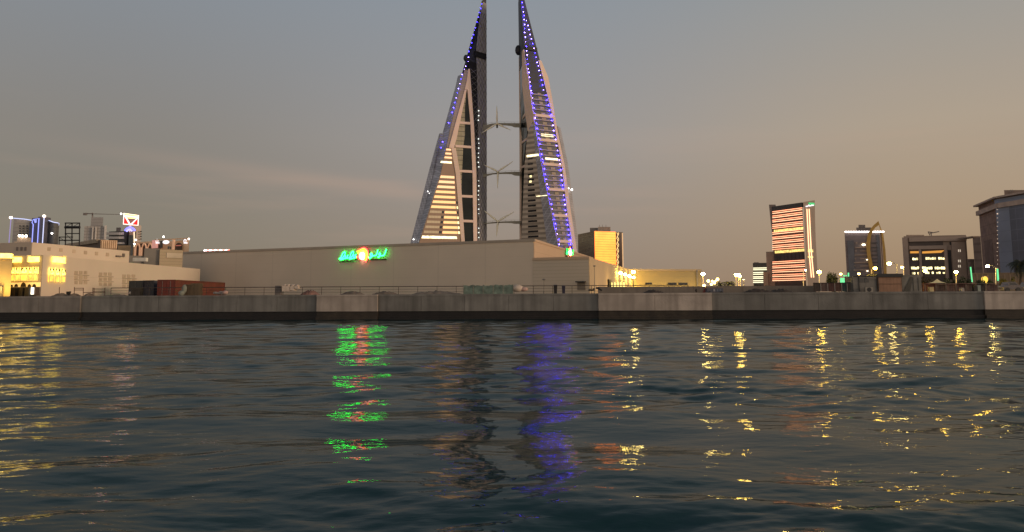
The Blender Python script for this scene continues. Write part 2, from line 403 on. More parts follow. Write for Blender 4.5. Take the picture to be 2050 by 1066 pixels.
def lattice(mb, EA, EB, z0, z1, d, cell, r=0.22, nu=2):
    z = z0
    while z < z1 - cell * 0.5:
        for i in range(nu):
            for s in (0, 1):
                ua, ub = (i / nu, (i + 1) / nu) if s == 0 else ((i + 1) / nu, i / nu)
                pa, pb = mixE(EA, EB, ua)(z), mixE(EA, EB, ub)(z + cell)
                a, b = EA(z), EB(z); dd = (b - a) / np.linalg.norm(b - a); nn = np.array([dd[1], -dd[0]]) * d
                mb.tube([(pa[0] + nn[0], pa[1] + nn[1], z), (pb[0] + nn[0], pb[1] + nn[1], z + cell)], r, 4)
        z += cell

# ------------------------------------------------------------------ left skyscraper
PF = (631.2, 0.37); PL = (640.0, 0.37); P6 = (635.0, 0.37); YD = 633.0
zt = lambda x, y, Y=610: hz(x, y, Y)
Lb = Edge([(831, 487), (866, 350), (884, 278), (914, 170), (919, 146)], PL)
Lf = Edge([(823, 487), (858, 350), (881.5, 268)], (642.0, 0.37))
Lfi = Edge([(833, 487), (868, 350), (882.3, 268)], (638.5, 0.37))
e1 = Edge([(839, 487), (882, 350), (903, 250), (930, 140)], PF)
e5 = Edge([(954.7, 487), (953, 350), (948, 250), (942, 170), (939.5, 132)], PF)
ediL = Edge([(898, 297), (903, 278), (932.6, 170), (938, 134)], PF)
ediR = Edge([(908, 297), (911, 290), (934.3, 178)], PF)
eloL = Edge([(923, 487), (912, 350), (903, 297)], PF)
eloR = Edge([(930, 487), (921, 350), (911, 292)], PF)
e4 = Edge([(947.3, 487), (945.5, 350), (941.5, 250), (935, 178)], PF)
e6 = Edge([(958, 487), (957.5, 350), (956, 200), (953, 100), (962, 20)], P6)
e7 = Edge([(974, 487), (974, 250), (973.5, 0)], YD)
es = Edge([(903, 230), (907, 212), (932, 122), (966, 0)], (632.5, 0.37))
bk = Edge([(974, 487), (973, 0)], 656); bkl = Edge([(850, 487), (886, 350), (930, 146)], 650)
ZB = GZ - 0.05
tower = thing('skyscraper', 'left sail-shaped tower with cream sunset-glow floor bands and dark green glass strip', 'skyscraper', (*at(905, 590, 620)[:2], GZ), 'twin towers joined by bridges')
zs = [ZB] + [zt(900, y) for y in (487, 440, 400, 350, 300, 278, 250, 210, 170, 147)]
mb = MB(); loftE(mb, [backE(Lb, 3), backE(e1, 9), backE(e5, 5), backE(e7, 3), bk, bkl], zs); mb.build('tower_body', darkglass, tower)
# crown above
mb = MB(); ztop = zt(970, -26)
e6t = Edge([(954, 146), (953, 100), (962, 20), (967.5, 0)], (636.5, 0.37))
loftE(mb, [es, e6t, e7, bk], [zt(930, 147), zt(935, 122), zt(950, 60), zt(962, 15), zt(966, 0), ztop]); mb.build('crown', darksteel, tower)
mb = MB(); slabE(mb, Lb, e1, 0, 0, 0.02, 0.5, zz=[ZB] + [zt(880, y, 615) for y in (487, 420, 350, 300, 278, 250, 210, 170, 147)]); mb.build('blue_glass_face', blueglass, tower)
mb = MB(); slabE(mb, Lf, Lfi, 0, 0, -3, 0.9, zz=[ZB] + [zt(860, y, 620) for y in (487, 420, 350, 300, 269)]); mb.build('side_fin', blueglass, tower)
mb = MB(); slabE(mb, e1, shiftE(ediL, -0.05), 0, 0, 0.03, 0.5, zz=[zt(905, y, 611) for y in (296, 278, 250, 210, 170, 136)]); mb.build('side_column', M('grey_tan_cladding', (0.36, 0.29, 0.24), 0.6, 0.08, 0.1, hl=2.0, vl=1.6, lw=0.14, ldark=0.75), tower)
# banded front
bandR = eloL
mb = MB(); slabE(mb, e1, bandR, 0, 0, 0.03, 0.4, zz=[ZB] + [zt(900, y, 612) for y in (487, 440, 400, 350, 320, 297)]); mb.build('banded_front', M('tan_band_cladding', (0.40, 0.27, 0.18), 0.6, 0.08, 0.1, vl=1.6, lw=0.12, ldark=0.85), tower)
lit1 = M('cream_lit_floor', (0.75, 0.55, 0.36), 0.4, 0.06, 0.1, emit=(1.0, 0.58, 0.28), es=1.1, vl=1.6, lw=0.14, ldark=0.82)  # sunset reflection on the floor bands, given as emission
lit2 = M('orange_sunset_band', (0.75, 0.5, 0.26), 0.4, 0.06, 0.1, emit=(1.0, 0.52, 0.2), es=1.2, vl=1.6, lw=0.14, ldark=0.82)
lit3 = M('dim_sunset_band', (0.5, 0.40, 0.26), 0.4, 0.1, 0.1, emit=(1.0, 0.7, 0.36), es=0.18, vl=1.6, lw=0.2, ldark=0.7)
lit4 = M('bright_lit_floor', (0.5, 0.4, 0.26), 0.4, 0.06, 0.1, emit=(1.0, 0.88, 0.5), es=2.2, evar=0.5, escale=0.4)
ys = [300, 308, 316, 325.5] + [355 + 10.07 * i for i in range(12)] + [476]
for i, y in enumerate(ys):
    z = zt(895, y, 612); h = 0.98 if y > 340 else 0.75
    mm = lit1 if y < 380 else lit2
    if abs(y - 325.5) < 1 or y == 476: mm = lit4
    uu = (0.02, 0.9)
    if y == 325.5: uu = (-0.25, 0.8)
    if 418 < y < 470:
        mb = MB(); slabE(mb, mixE(e1, bandR, 0.03), mixE(e1, bandR, 0.42), z - h, z + h, 0.4, 0.52, 2); mb.build('lit_floor', lit3, tower)
        mb = MB(); slabE(mb, mixE(e1, bandR, 0.43), mixE(e1, bandR, 0.5), z - h, z + h, 0.4, 0.52, 2); mb.build('window', dark_win, tower)
        uu = (0.52, 0.92)
    mb = MB(); slabE(mb, mixE(e1, bandR, uu[0]), mixE(e1, bandR, uu[1]), z - h, z + h, 0.4, 0.55, 2); mb.build('lit_floor', mm, tower)
    if y > 400 and y < 470:
        mb = MB(); slabE(mb, mixE(e1, bandR, 0.935), mixE(e1, bandR, 0.985), z - h, z + h, 0.4, 0.53, 2); mb.build('window', dark_win if R.random() < 0.6 else warm_win, tower)
# glass and frame
mb = MB(); slabE(mb, ediR, e4, 0, 0, 0.03, 0.15, zz=[zt(930, y, 616) for y in (296, 270, 240, 210, 180)]); mb.build('dark_glass_wall', darkglass, tower)
mb = MB(); slabE(mb, eloR, e4, 0, 0, 0.03, 0.15, zz=[ZB] + [zt(930, y, 617) for y in (487, 420, 350, 297)]); mb.build('dark_glass_wall', darkglass, tower)
pg = Edge([(923.5, 395), (924.5, 350), (927, 296), (930.5, 270), (930.5, 215), (933.5, 186)], PF)
mb = MB(); slabE(mb, ediR, pg, 0, 0, 0.17, 0.3, zz=[zt(925, y, 616) for y in (296, 270, 240, 215, 187)]); mb.build('sky_reflection_strip', skyglass, tower)
mb = MB(); slabE(mb, eloR, pg, 0, 0, 0.17, 0.3, zz=[zt(925, y, 616) for y in (386, 350, 297)]); mb.build('sky_reflection_strip', skyglass, tower)
mb = MB(); slabE(mb, ediL, ediR, 0, 0, -0.5, 1.1, zz=[zt(905, y, 613) for y in (297, 278, 230, 178)])
slabE(mb, ediL, shiftE(e5, -0.02), 0, 0, -0.5, 1.1, zz=[zt(935, y, 614) for y in (177.9, 160, 136)]); mb.build('diagonal_column', tan_p, tower)
mb = MB(); slabE(mb, eloL, eloR, 0, 0, -0.5, 1.0, zz=[ZB] + [zt(915, y, 616) for y in (487, 420, 350, 297.3)]); mb.build('diagonal_column', tan, tower)
mb = MB(); slabE(mb, e4, e5, 0, 0, -0.5, 1.1, zz=[ZB] + [zt(945, y, 619) for y in (487, 420, 350, 300, 250, 210, 178.2)]); mb.build('vertical_column', tan_p, tower)
for y in (247, 294.5, 343.5, 393.6, 443):
    z = zt(930, y, 617); mb = MB(); slabE(mb, ediR if y < 290 else eloR, e4, z - 1.0, z + 1.0, 0.1, 0.9, 2); mb.build('beam', tan_p, tower)
# lattice faces
e5b = shiftE(e5, 0.03)
mb = MB(); slabE(mb, e5b, e6, 0, 0, 0.03, 0.25, zz=[ZB] + [zt(955, y, 622) for y in (487, 350, 250, 170, 146, 125)]); mb.build('dark_lattice_face', black_m, tower)
mb = MB(); slabE(mb, e6, e7, 0, 0, 0.03, 0.25, zz=[ZB] + [zt(965, y, 628) for y in (487, 350, 200, 140, 100, 60, 25, 4)]); mb.build('grey_lattice_face', lattice_m, tower)
mb = MB(); lattice(mb, e6, e7, zt(965, 487, 628), zt(965, 25, 628), 0.45, 6.3, 0.13, 3); mb.build('lattice_screen', M('lattice_dark', (0.13, 0.12, 0.115), 0.5), tower)
mb = MB(); lattice(mb, e5b, e6, zt(955, 487, 622), zt(955, 135, 622), 0.4, 5.0, 0.12, 1); mb.build('lattice_screen', lattice_m, tower)
for y in np.arange(222, 486, 9.4):
    if 243 < y < 270 or 336 < y < 355 or 436 < y < 452: continue
    led(hit(958.3 + R.uniform(-.4, .4), y, (633.6, 0.37)), led_drop, tower, 0.52)
for x, y in [(964, 8), (962, 17), (960, 26), (957.6, 35), (955, 45), (952, 56), (949.5, 62), (948, 70), (945, 77), (944, 86), (942.5, 96), (938.5, 104), (937.5, 115), (937, 124), (932, 133), (929.5, 140), (925, 149), (923, 158.5), (920.5, 168), (918, 178), (915.5, 187), (913, 196), (910.5, 206)]:
    led(hit(x, y, (630.0, 0.37)), led_blue_soft if y < 100 or R.random() < .35 else led_pale, tower, 0.27)
for x, y in [(908, 216), (905.5, 226), (898, 247), (886, 285), (883, 296)]: led(hit(x, y, (630.0, 0.37)), led_blue_soft, tower, 0.4)
for x, y in [(856, 384), (859.5, 387), (828, 480)]: led(hit(x, y, (637.0, 0.37)), led_white, tower, 0.6)
mb = MB(); Fc = Face(hit(950, 112, (634.5, 0.37)), at(973, 118, 632)); Fc.px(mb, 950, 972, 106, 117, -0.5, 1.3); mb.build('cradle_box', black_m, tower)
mb = MB(); mb.ball(hit(933, 117, (632.0, 0.37)), 2.2, 1, 1, 1.4); mb.build('crown_fairing', black_m, tower)

# ------------------------------------------------------------------ right skyscraper
PB = (593.5, 0.48)
rb = Edge([(1121, 500), (1104, 420), (1086, 330), (1070.2, 238), (1060, 160), (1051.6, 112)], PB)
PSK = plane3(hit(1121, 500, PB), hit(1070.2, 238, PB), at(1045, 487, 629))
PG = plane3(hit(1060, 160, PB), hit(1070.2, 238, PB), at(1046.8, 172, 611))
r0 = Edge([(1041, 487), (1041, 300), (1039.5, 150), (1037.3, 0)], 636)
rc = Edge([(1044, 487), (1045, 300), (1045.3, 250), (1046, 175), (1046.5, 112)], 634)
rg = Edge([(1045.5, 487), (1048, 420), (1052, 330), (1058, 262), (1054, 235), (1047, 175), (1046.8, 112)], PG)
rsl = Edge([(1045, 487), (1048, 420), (1052, 330), (1058, 264), (1069.6, 239)], PSK)
rr = Edge([(1145.5, 500), (1133.5, 420), (1123.5, 330), (1106, 238), (1087, 160), (1078, 127)], PB)
rrt = Edge([(1153, 500), (1141, 420), (1129, 330), (1112.5, 250), (1098, 160), (1084, 127)], PB)
rfo = Edge([(1158.5, 500), (1148, 420), (1136, 330), (1119.3, 249)], (601.0, 0.48))
rfi = Edge([(1152.5, 500), (1141.5, 420), (1129.5, 330), (1116, 258)], (594.5, 0.48))
bk2 = Edge([(1046, 487), (1044, 0)], 660); bk2r = Edge([(1150, 500), (1130, 330), (1085, 127)], 645)
tow2 = thing('skyscraper', 'right sail-shaped tower with violet lights along its stacked balconies', 'skyscraper', (*at(1100, 590, 620)[:2], GZ), 'twin towers joined by bridges')
z2 = [ZB] + [zt(1080, y, 612) for y in (500, 460, 420, 375, 330, 285, 262, 238, 200, 160, 128)]
mb = MB(); loftE(mb, [backE(r0, 2), backE(rg, 4), backE(rb, 7), backE(rrt, 5), bk2r, bk2], z2); mb.build('tower_body', darkglass, tow2)
rto = Edge([(1082.5, 128), (1081, 122), (1050, 0), (1046.5, -14)], PB); rtm = Edge([(1052, 128), (1051, 112), (1042.5, 0)], PB)
mb = MB(); loftE(mb, [r0, rtm, rto, bk2], [zt(1060, y, 615) for y in (128, 112, 80, 40, 0, -12)]); mb.build('crown', darksteel, tow2)
dk = M('dark_blue_cladding', (0.022, 0.025, 0.036), 0.4, 0.3, 0.2, hl=7.8, lw=0.05, ldark=0.3)
mb = MB(); slabE(mb, rb, rr, 0, 0, 0.1, 0.6, zz=[zt(1070, y, 609) for y in (190, 160, 128, 113)]); mb.build('louvre_panel', dk, tow2)
mb = MB(); slabE(mb, r0, rc, 0, 0, 0.05, 0.5, zz=[ZB] + [zt(1043, y, 635) for y in (487, 350, 250, 175, 115)]); mb.build('vertical_column', tan, tow2)
mb = MB(); slabE(mb, rc, rg, 0, 0, 0.03, 0.2, zz=[ZB] + [zt(1050, y, 630) for y in (487, 350, 262, 235, 175)]); mb.build('dark_glass_wall', darkglass, tow2)
for y in (238, 285, 334, 383, 433): 
    z = zt(1050, y, 630); mb = MB(); slabE(mb, rc, rg, z - 0.9, z + 0.9, 0.1, 0.8, 2); mb.build('beam', tan_p, tow2)
mb = MB(); slabE(mb, rg, rb, 0, 0, 0.03, 0.8, zz=[zt(1058, y, 616) for y in (264, 250, 235, 200, 175, 140, 113)]); mb.build('corner_panel', tan, tow2)
mb = MB(); slabE(mb, rsl, rb, 0, 0, 0.1, 1.4, zz=[ZB] + [zt(1070, y, 614) for y in (500, 460, 420, 375, 330, 285, 264, 240)]); mb.build('banded_glass_face', greyglass, tow2)
mb = MB(); slabE(mb, mixE(rsl, rb, 0.72), shiftE(rb, 0.0), 0, 0, 1.42, 1.6, zz=[ZB] + [zt(1070, y, 614) for y in (500, 460, 420, 375, 330, 285, 264, 241)]); mb.build('blue_glass_corner', blueglass, tow2)
for i, y in enumerate(np.arange(322, 478, 10.1)):
    z = zt(1060, y, 618); mb = MB(); slabE(mb, mixE(rsl, rb, 0.2), mixE(rsl, rb, 0.5), z - 0.75, z + 0.75, 1.4, 1.5, 2); mb.build('window', dark_win, tow2)
for x0_, x1_, y in ((1060, 1072, 314), (1078, 1093, 393.5)):
    z = zt(1070, y, 612); ua, ub = (0.12, 0.92) if y < 350 else (0.55, 0.98)
    mb = MB(); slabE(mb, mixE(rsl, rb, ua), mixE(rsl, rb, ub), z - (0.8 if y < 350 else 0.25), z + (0.8 if y < 350 else 0.25), 1.6, 1.75, 2); mb.build('lit_floor', lit4, tow2)
for y, u in ((356, .3), (366, .28)):
    z = zt(1060, y, 618); mb = MB(); slabE(mb, mixE(rsl, rb, u), mixE(rsl, rb, u + .1), z - .8, z + .8, 1.5, 1.6, 2); mb.build('lit_window', warm_win, tow2)
mb = MB(); slabE(mb, rr, rrt, 0, 0, -0.5, 1.2, zz=[ZB] + [zt(1110, y, 614) for y in (500, 460, 420, 375, 330, 285, 250, 200, 160, 129)]); mb.build('edge_column', tan, tow2)
mb = MB(); slabE(mb, rfi, rfo, 0, 0, -2.5, 0.5, zz=[ZB] + [zt(1130, y, 618) for y in (500, 460, 420, 375, 330, 285, 256)]); mb.build('side_fin', blueglass, tow2)
ledge = M('balcony_ledge', (0.42, 0.35, 0.32), 0.6, 0.1, 0.3); core_m = M('balcony_core', (0.42, 0.34, 0.24), 0.7, 0.15, 0.3); recess = M('balcony_recess', (0.06, 0.056, 0.068), 0.3, 0.3, 0.3, spec=0.6)
mb = MB(); slabE(mb, rb, rr, 0, 0, 0.05, 0.2, zz=[ZB] + [zt(1100, y, 609) for y in (500, 460, 420, 375, 330, 285, 238, 190.3)]); mb.build('balcony_recess', recess, tow2)
beams = (235, 283, 330.5, 380, 431.6, 483)
fy = [194 + 9.87 * i for i in range(32)]
for y in fy:
    xm = np.interp(y, [190, 330, 500], [1080, 1105, 1133]); z = zt(xm, y, 609)
    if z < GZ + 4: break
    beam = any(abs(y - b) < 4.9 for b in beams)
    if beam: z = zt(xm, min(beams, key=lambda b: abs(b - y)), 609)
    mb = MB(); slabE(mb, rb, rr, z - (1.1 if beam else 0.42), z + (1.1 if beam else 0.42), 0.1, 1.5 if beam else 1.3, 2)
    mb.build('beam' if beam else 'balcony_ledge', tan_p if beam else ledge, tow2)
    mb = MB(); slabE(mb, mixE(rb, rr, 0.40), mixE(rb, rr, 0.62), z + 1.1 if beam else z + 0.75, z + 2.7, 0.2, 0.5, 2); mb.build('balcony_core', core_m, tow2)
    if not beam or True:
        for E, u in ((rb, 0.03), (rr, 0.03)):
            q = mixE(rb, rr, 0.05 if E is rb else 0.95)(z); 
            led((q[0] - 0.3, q[1] - 2.0, z + (1.3 if beam else 0.6)), led_pale if (270 < y < 370 and E is rr and R.random() < .7) or R.random() < .2 else led_blue, tow2, 0.31)
for y in (273, 320):
    z = zt(1095, y, 609); mb = MB(); slabE(mb, mixE(rb, rr, 0.2), mixE(rb, rr, 0.85), z - 0.7, z + 1.0, 0.25, 0.8, 2); mb.build('lit_floor', lit4, tow2)
for x, y in [(1045, 5), (1046.5, 15), (1048, 23.5), (1049.5, 32), (1049.5, 40), (1050, 49), (1050, 57.5), (1050.5, 66), (1051.5, 75), (1052, 84), (1053, 93), (1054, 102), (1055, 111), (1056, 119.5), (1057, 128), (1058, 138), (1059, 146), (1060, 155), (1061, 164), (1062, 173), (1063.5, 182),
             (1054, 41), (1057, 51), (1059, 60), (1061.5, 69), (1064, 78), (1066.5, 88), (1069, 97), (1071.5, 106), (1073, 115), (1075, 125), (1078, 133), (1079.5, 142), (1082, 152), (1084, 161), (1086, 170), (1088, 180)]:
    led(hit(x, y, (592.0, 0.48)), led_pale if R.random() < .45 else led_blue, tow2, 0.29)
for x, y in [(1138.5, 377), (1145, 380)]: led(hit(x, y, (595.0, 0.48)), led_white, tow2, 0.8)
mb = MB(); mb.ball(at(1037.5, 101, 632), 3.0, 0.9, 1, 1.5); mb.build('crown_fairing', black_m, tow2)
Fc = Face(hit(1050, 100, PB), hit(1076, 102, PB)); mb = MB(); Fc.px(mb, 1051, 1074, 95, 102, -1, 1.4); mb.build('cradle_box', black_m, tow2)

# ------------------------------------------------------------------ bridges and turbines
bridge_m = M('bridge_steel', (0.26, 0.235, 0.17), 0.5, 0.15, 0.4); blade_m = M('blade_cream', (0.88, 0.80, 0.58), 0.45, 0.06, 0.3)
def deckx(px, y0, y1, Y, t=3.0): return [at(px, y0, Y), at(px, y1, Y)]
which = ('highest', 'middle', 'lowest')
for i, (yb, hub, blades) in enumerate([(250, (995, 248), [(994.5, 212), (963, 267.5), (1022.5, 261)]),
                                        (347.5, (996.5, 343.5), [(996.2, 378), (1028, 323), (968, 330)]),
                                        (445.5, (996.5, 443.5), [(994, 474), (969, 422), (1030, 424)])]):
    br = thing('bridge', f'{which[i]} of the three grey footbridges spanning between the two tall towers', 'bridge', at(998, yb + 3, 632), 'bridges between the twin towers')
    prof = [(956, 0, 14), (965, 0, 13), (975, 0, 9), (985, -2.2, 2.2), (996, -3.2, 1.2), (1010, -3.2, 1.5), (1024, -3.0, 3), (1030, -3, 5.5), (1042, -3, 6)] if i == 0 else \
           [(956, 3, 11), (966, 2.5, 10), (974, 1, 6), (986, -0.5, 2.5), (997, -1.5, 1.5), (1012, -2.5, 1.5), (1024, -3, 1.8), (1030, -3.2, 4.5), (1042, -3.2, 5.5)]
    if i == 2: prof = [(a, b * .8, min(c, 3.2)) for a, b, c in prof]
    mb = MB(); vs = []; 
    for x, t, b in prof:
        for Y in (629, 634):
            vs.append(at(x, yb + t, Y)); vs.append(at(x, yb + b, Y))
    fs = [(0, 1, 3, 2), tuple(4 * len(prof) - k for k in (4, 3, 1, 2))]
    for k in range(len(prof) - 1):
        o = 4 * k
        for a, b in ((0, 1), (1, 3), (3, 2), (2, 0)): fs.append((o + a, o + b, o + 4 + b, o + 4 + a))
    mb.add(vs, fs); mb.build('deck', bridge_m, br)
    mb = MB()
    mb.tube([at(x, yb + t - 2.2, 629.2) for x, t, b in prof], 0.09, 5)
    for x, t, b in prof[1:-1]: mb.tube([at(x, yb + t - 2.2, 629.2), at(x, yb + t, 629.2)], 0.08, 5)
    mb.build('handrail', bridge_m, br)
    tb = thing('wind_turbine', f'cream three-bladed wind turbine mounted on the {which[i]} bridge between the towers', 'wind turbine', at(*hub, 626.5), 'wind turbines on the tower bridges')
    c = at(*hub, 626.0)
    mb = MB(); mb.ball(c, 1.1, 1, 1.2, 1, 12, 8); mb.build('hub', blade_m, tb, smooth=True)
    mb = MB(); mb.tube([c + (0, 0.6, 0), c + (0, 3.4, 0), c + (0, 5.0, 0.1)], 1.25, 10, 0.8); mb.tube([c + (0, 4.4, -0.6), c + (0, 4.4, -2.6)], 0.8, 8); mb.build('nacelle', bridge_m, tb)
    for q in blades:
        tip = at(*q, 626.0); d = tip - c; Ln = np.linalg.norm(d); d /= Ln; s = np.cross(d, (0, 1, 0)); s /= np.linalg.norm(s)
        mb = MB(); rings = []
        for f_, wd, th in ((0.04, 0.35, 0.35), (0.12, 0.55, 0.4), (0.25, 0.85, 0.3), (0.55, 0.62, 0.2), (0.85, 0.36, 0.1), (1.0, 0.1, 0.05)):
            p = c + d * Ln * f_; rings.append([p + s * wd * math.cos(a) * 1.0 + np.array([0, 1, 0]) * th * math.sin(a) for a in np.linspace(0, 2 * math.pi, 9)[:-1]])
        vs = [v for r_ in rings for v in r_]; fs = [tuple(range(8))[::-1], tuple(range(len(vs) - 8, len(vs)))]
        for k in range(len(rings) - 1):
            for j in range(8): fs.append((8 * k + j, 8 * k + (j + 1) % 8, 8 * k + 8 + (j + 1) % 8, 8 * k + 8 + j))
        mb.add(vs, fs); mb.build('blade', blade_m, tb, smooth=True)

# ------------------------------------------------------------------ large mall with neon sign
ZL = EYE + 10.5
C1 = atz(1068, 480, ZL); C0 = atz(404, 504.4, ZL); C2 = atz(1186, 517, ZL)
front = Face(C0, C1); side = Face(C1, C2)
mallwall = M('beige_render', (0.60, 0.495, 0.38), 0.85, 0.07, 0.05, hl=1.75, vl=5.2, lw=0.022, ldark=0.92, blotch=0.12)
annexw = M('ribbed_cladding', (0.52, 0.43, 0.325), 0.7, 0.05, 0.1, hl=0.62, lw=0.15, ldark=0.85)
sidew = M('warm_render', (0.52, 0.37, 0.25), 0.85, 0.06, 0.06, hl=2.6, lw=0.03, ldark=0.85)
mall = thing('shopping_mall', 'long plain beige mall hall with a bright green neon sign above the quay', 'mall', (*((C0 + C1) / 2)[:2], GZ))
Cl = front.P(-6.6, 0)                             # runs on behind the left wing
mb = MB(); mb.plan([Cl[:2], C1[:2], C2[:2], front.P(-6.6, 0, -60)[:2]], ZB, ZL); mb.build('hall_wall', mallwall, mall)
mb = MB(); side.box(mb, 0.05, side.len, ZB, ZL - 0.02, 0, 0.12); mb.build('side_wall', sidew, mall)
mb = MB(); front.box(mb, -6.5, front.len + 0.3, ZL - 0.35, ZL + 0.12, -0.4, 0.14); mb.build('parapet_cap', M('cap_metal', (0.36, 0.29, 0.22), 0.6, 0.1), mall)
mb = MB(); side.box(mb, 0.35, side.len, ZL - 0.3, ZL + 0.12, -0.3, 0.25); mb.build('parapet_cap', sidew, mall)
uA = front.uv(1179, 540)[0]; ZA = front.uv(1120, 517)[1]
D0 = front.P(front.len - 0.15, 0, 0.1); D1 = front.P(uA, 0, 0.1); D2 = atz(1263, 540, ZA); D3 = atz(1404, 540.3, ZA)
annex = thing('annex_building', 'lower ribbed beige annex with a yellow floodlit flank and long yellow wing', 'building', (*D1[:2], GZ))
af = Face(D0, D1); asd = Face(D1, D2); wf = Face(D2, D3)
mb = MB(); mb.plan([D0[:2], D1[:2], D2[:2], front.P(front.len - 0.15, 0, -60)[:2]], ZB, ZA); mb.build('front_wall', annexw, annex)
sidec = M('cream_flank', (0.50, 0.38, 0.24), 0.85, 0.08, 0.1, blotch=0.1)
mb = MB(); asd.box(mb, 0.05, asd.len, ZB, ZA - 0.01, 0.0, 0.12); mb.build('flank_wall', sidec, annex)
mb = MB(); af.box(mb, 0, af.len + 0.14, ZA - 0.3, ZA + 0.15, -0.3, 0.16); mb.build('parapet_cap', sidew, annex)
mb = MB(); mb.plan([D2[:2], D3[:2], D3[:2] + np.array([4, 40]), D2[:2] + np.array([-4, 40])], ZB, ZA); mb.build('wing_wall', M('yellow_wing_render', (0.44, 0.34, 0.17), 0.85, 0.06, 0.1, hl=1.2, lw=0.06, ldark=0.9), annex)
mb = MB(); wf.box(mb, 0.1, wf.len, ZA - 0.4, ZA + 0.1, 0, 0.15); mb.build('parapet_cap', sidec, annex)
for x0, x1 in ((1292, 1305), (1337, 1354), (1358, 1376)): B1(wf, x0, x1, 566.5, 570.5, 0.0, 0.12).build('window', dark_win, annex)
for x in (1394,): B1(wf, x, x + 2, 541, 573, 0, 0.25).build('downpipe', concgrey, annex)
B1(af, 1156, 1172, 565, 581, 0.0, 0.10).build('service_door', M('grey_door', (0.22, 0.18, 0.14), 0.7), annex)
B1(af, 1156, 1173, 563.5, 566, 0.0, 1.2).build('door_canopy', black_m, annex)
B1(asd, 1215, 1219, 560, 583, 0, 0.5).build('doorway', black_m, annex)
for x in (1221.5, 1228, 1234, 1240, 1246):
    B1(asd, x, x + 2.6, 566, 583, 0, 0.25).build('doorway', M('bright_doorway', (0.3, 0.25, 0.1), 0.5, emit=(1.0, 0.85, 0.25), es=1.3, evar=0.4, escale=1.0), annex)
flood = M('flood_lamp', (0.8, 0.7, 0.5), 0.4, emit=(1.0, 0.68, 0.14), es=110)
for k, (x, y) in enumerate([(1234, 547.5), (1243.5, 550), (1252.5, 553), (1261, 556)]):
    u, z = asd.uv(x, y)
    t = thing('flood_lamp', ('first', 'second', 'third', 'last')[k] + ' of four bright wall lamps counted from the near end of the lit flank', 'lamp', asd.P(u, z, 0.3), 'flood lamps along the lit flank')
    mb = MB(); mb.ball(asd.P(u, z, 0.9), 0.36, 1, 1, 0.8); mb.build('bulb', flood, t)
    mb = MB(); mb.tube([asd.P(u, z + 0.35, 0.1), asd.P(u, z + 0.5, 0.7), asd.P(u, z + 0.25, 0.9)], 0.06, 6); mb.build('bracket', black_m, t)
    lamp(asd.P(u, z - .8, 1.1), 230, (1, 0.7, 0.16))
lamp(asd.P(asd.uv(1215, 562)[0], GZ + 2.5, 2.4), 200, (1, 0.66, 0.22)); lamp(asd.P(asd.uv(1196, 570)[0], GZ + 2, 2.8), 65, (1, 0.66, 0.28))
for x in (1275, 1300, 1330, 1365, 1395): lamp(wf.P(wf.uv(x, 570)[0], GZ + 1.2, 2.4), 150, (1, 0.7, 0.18))

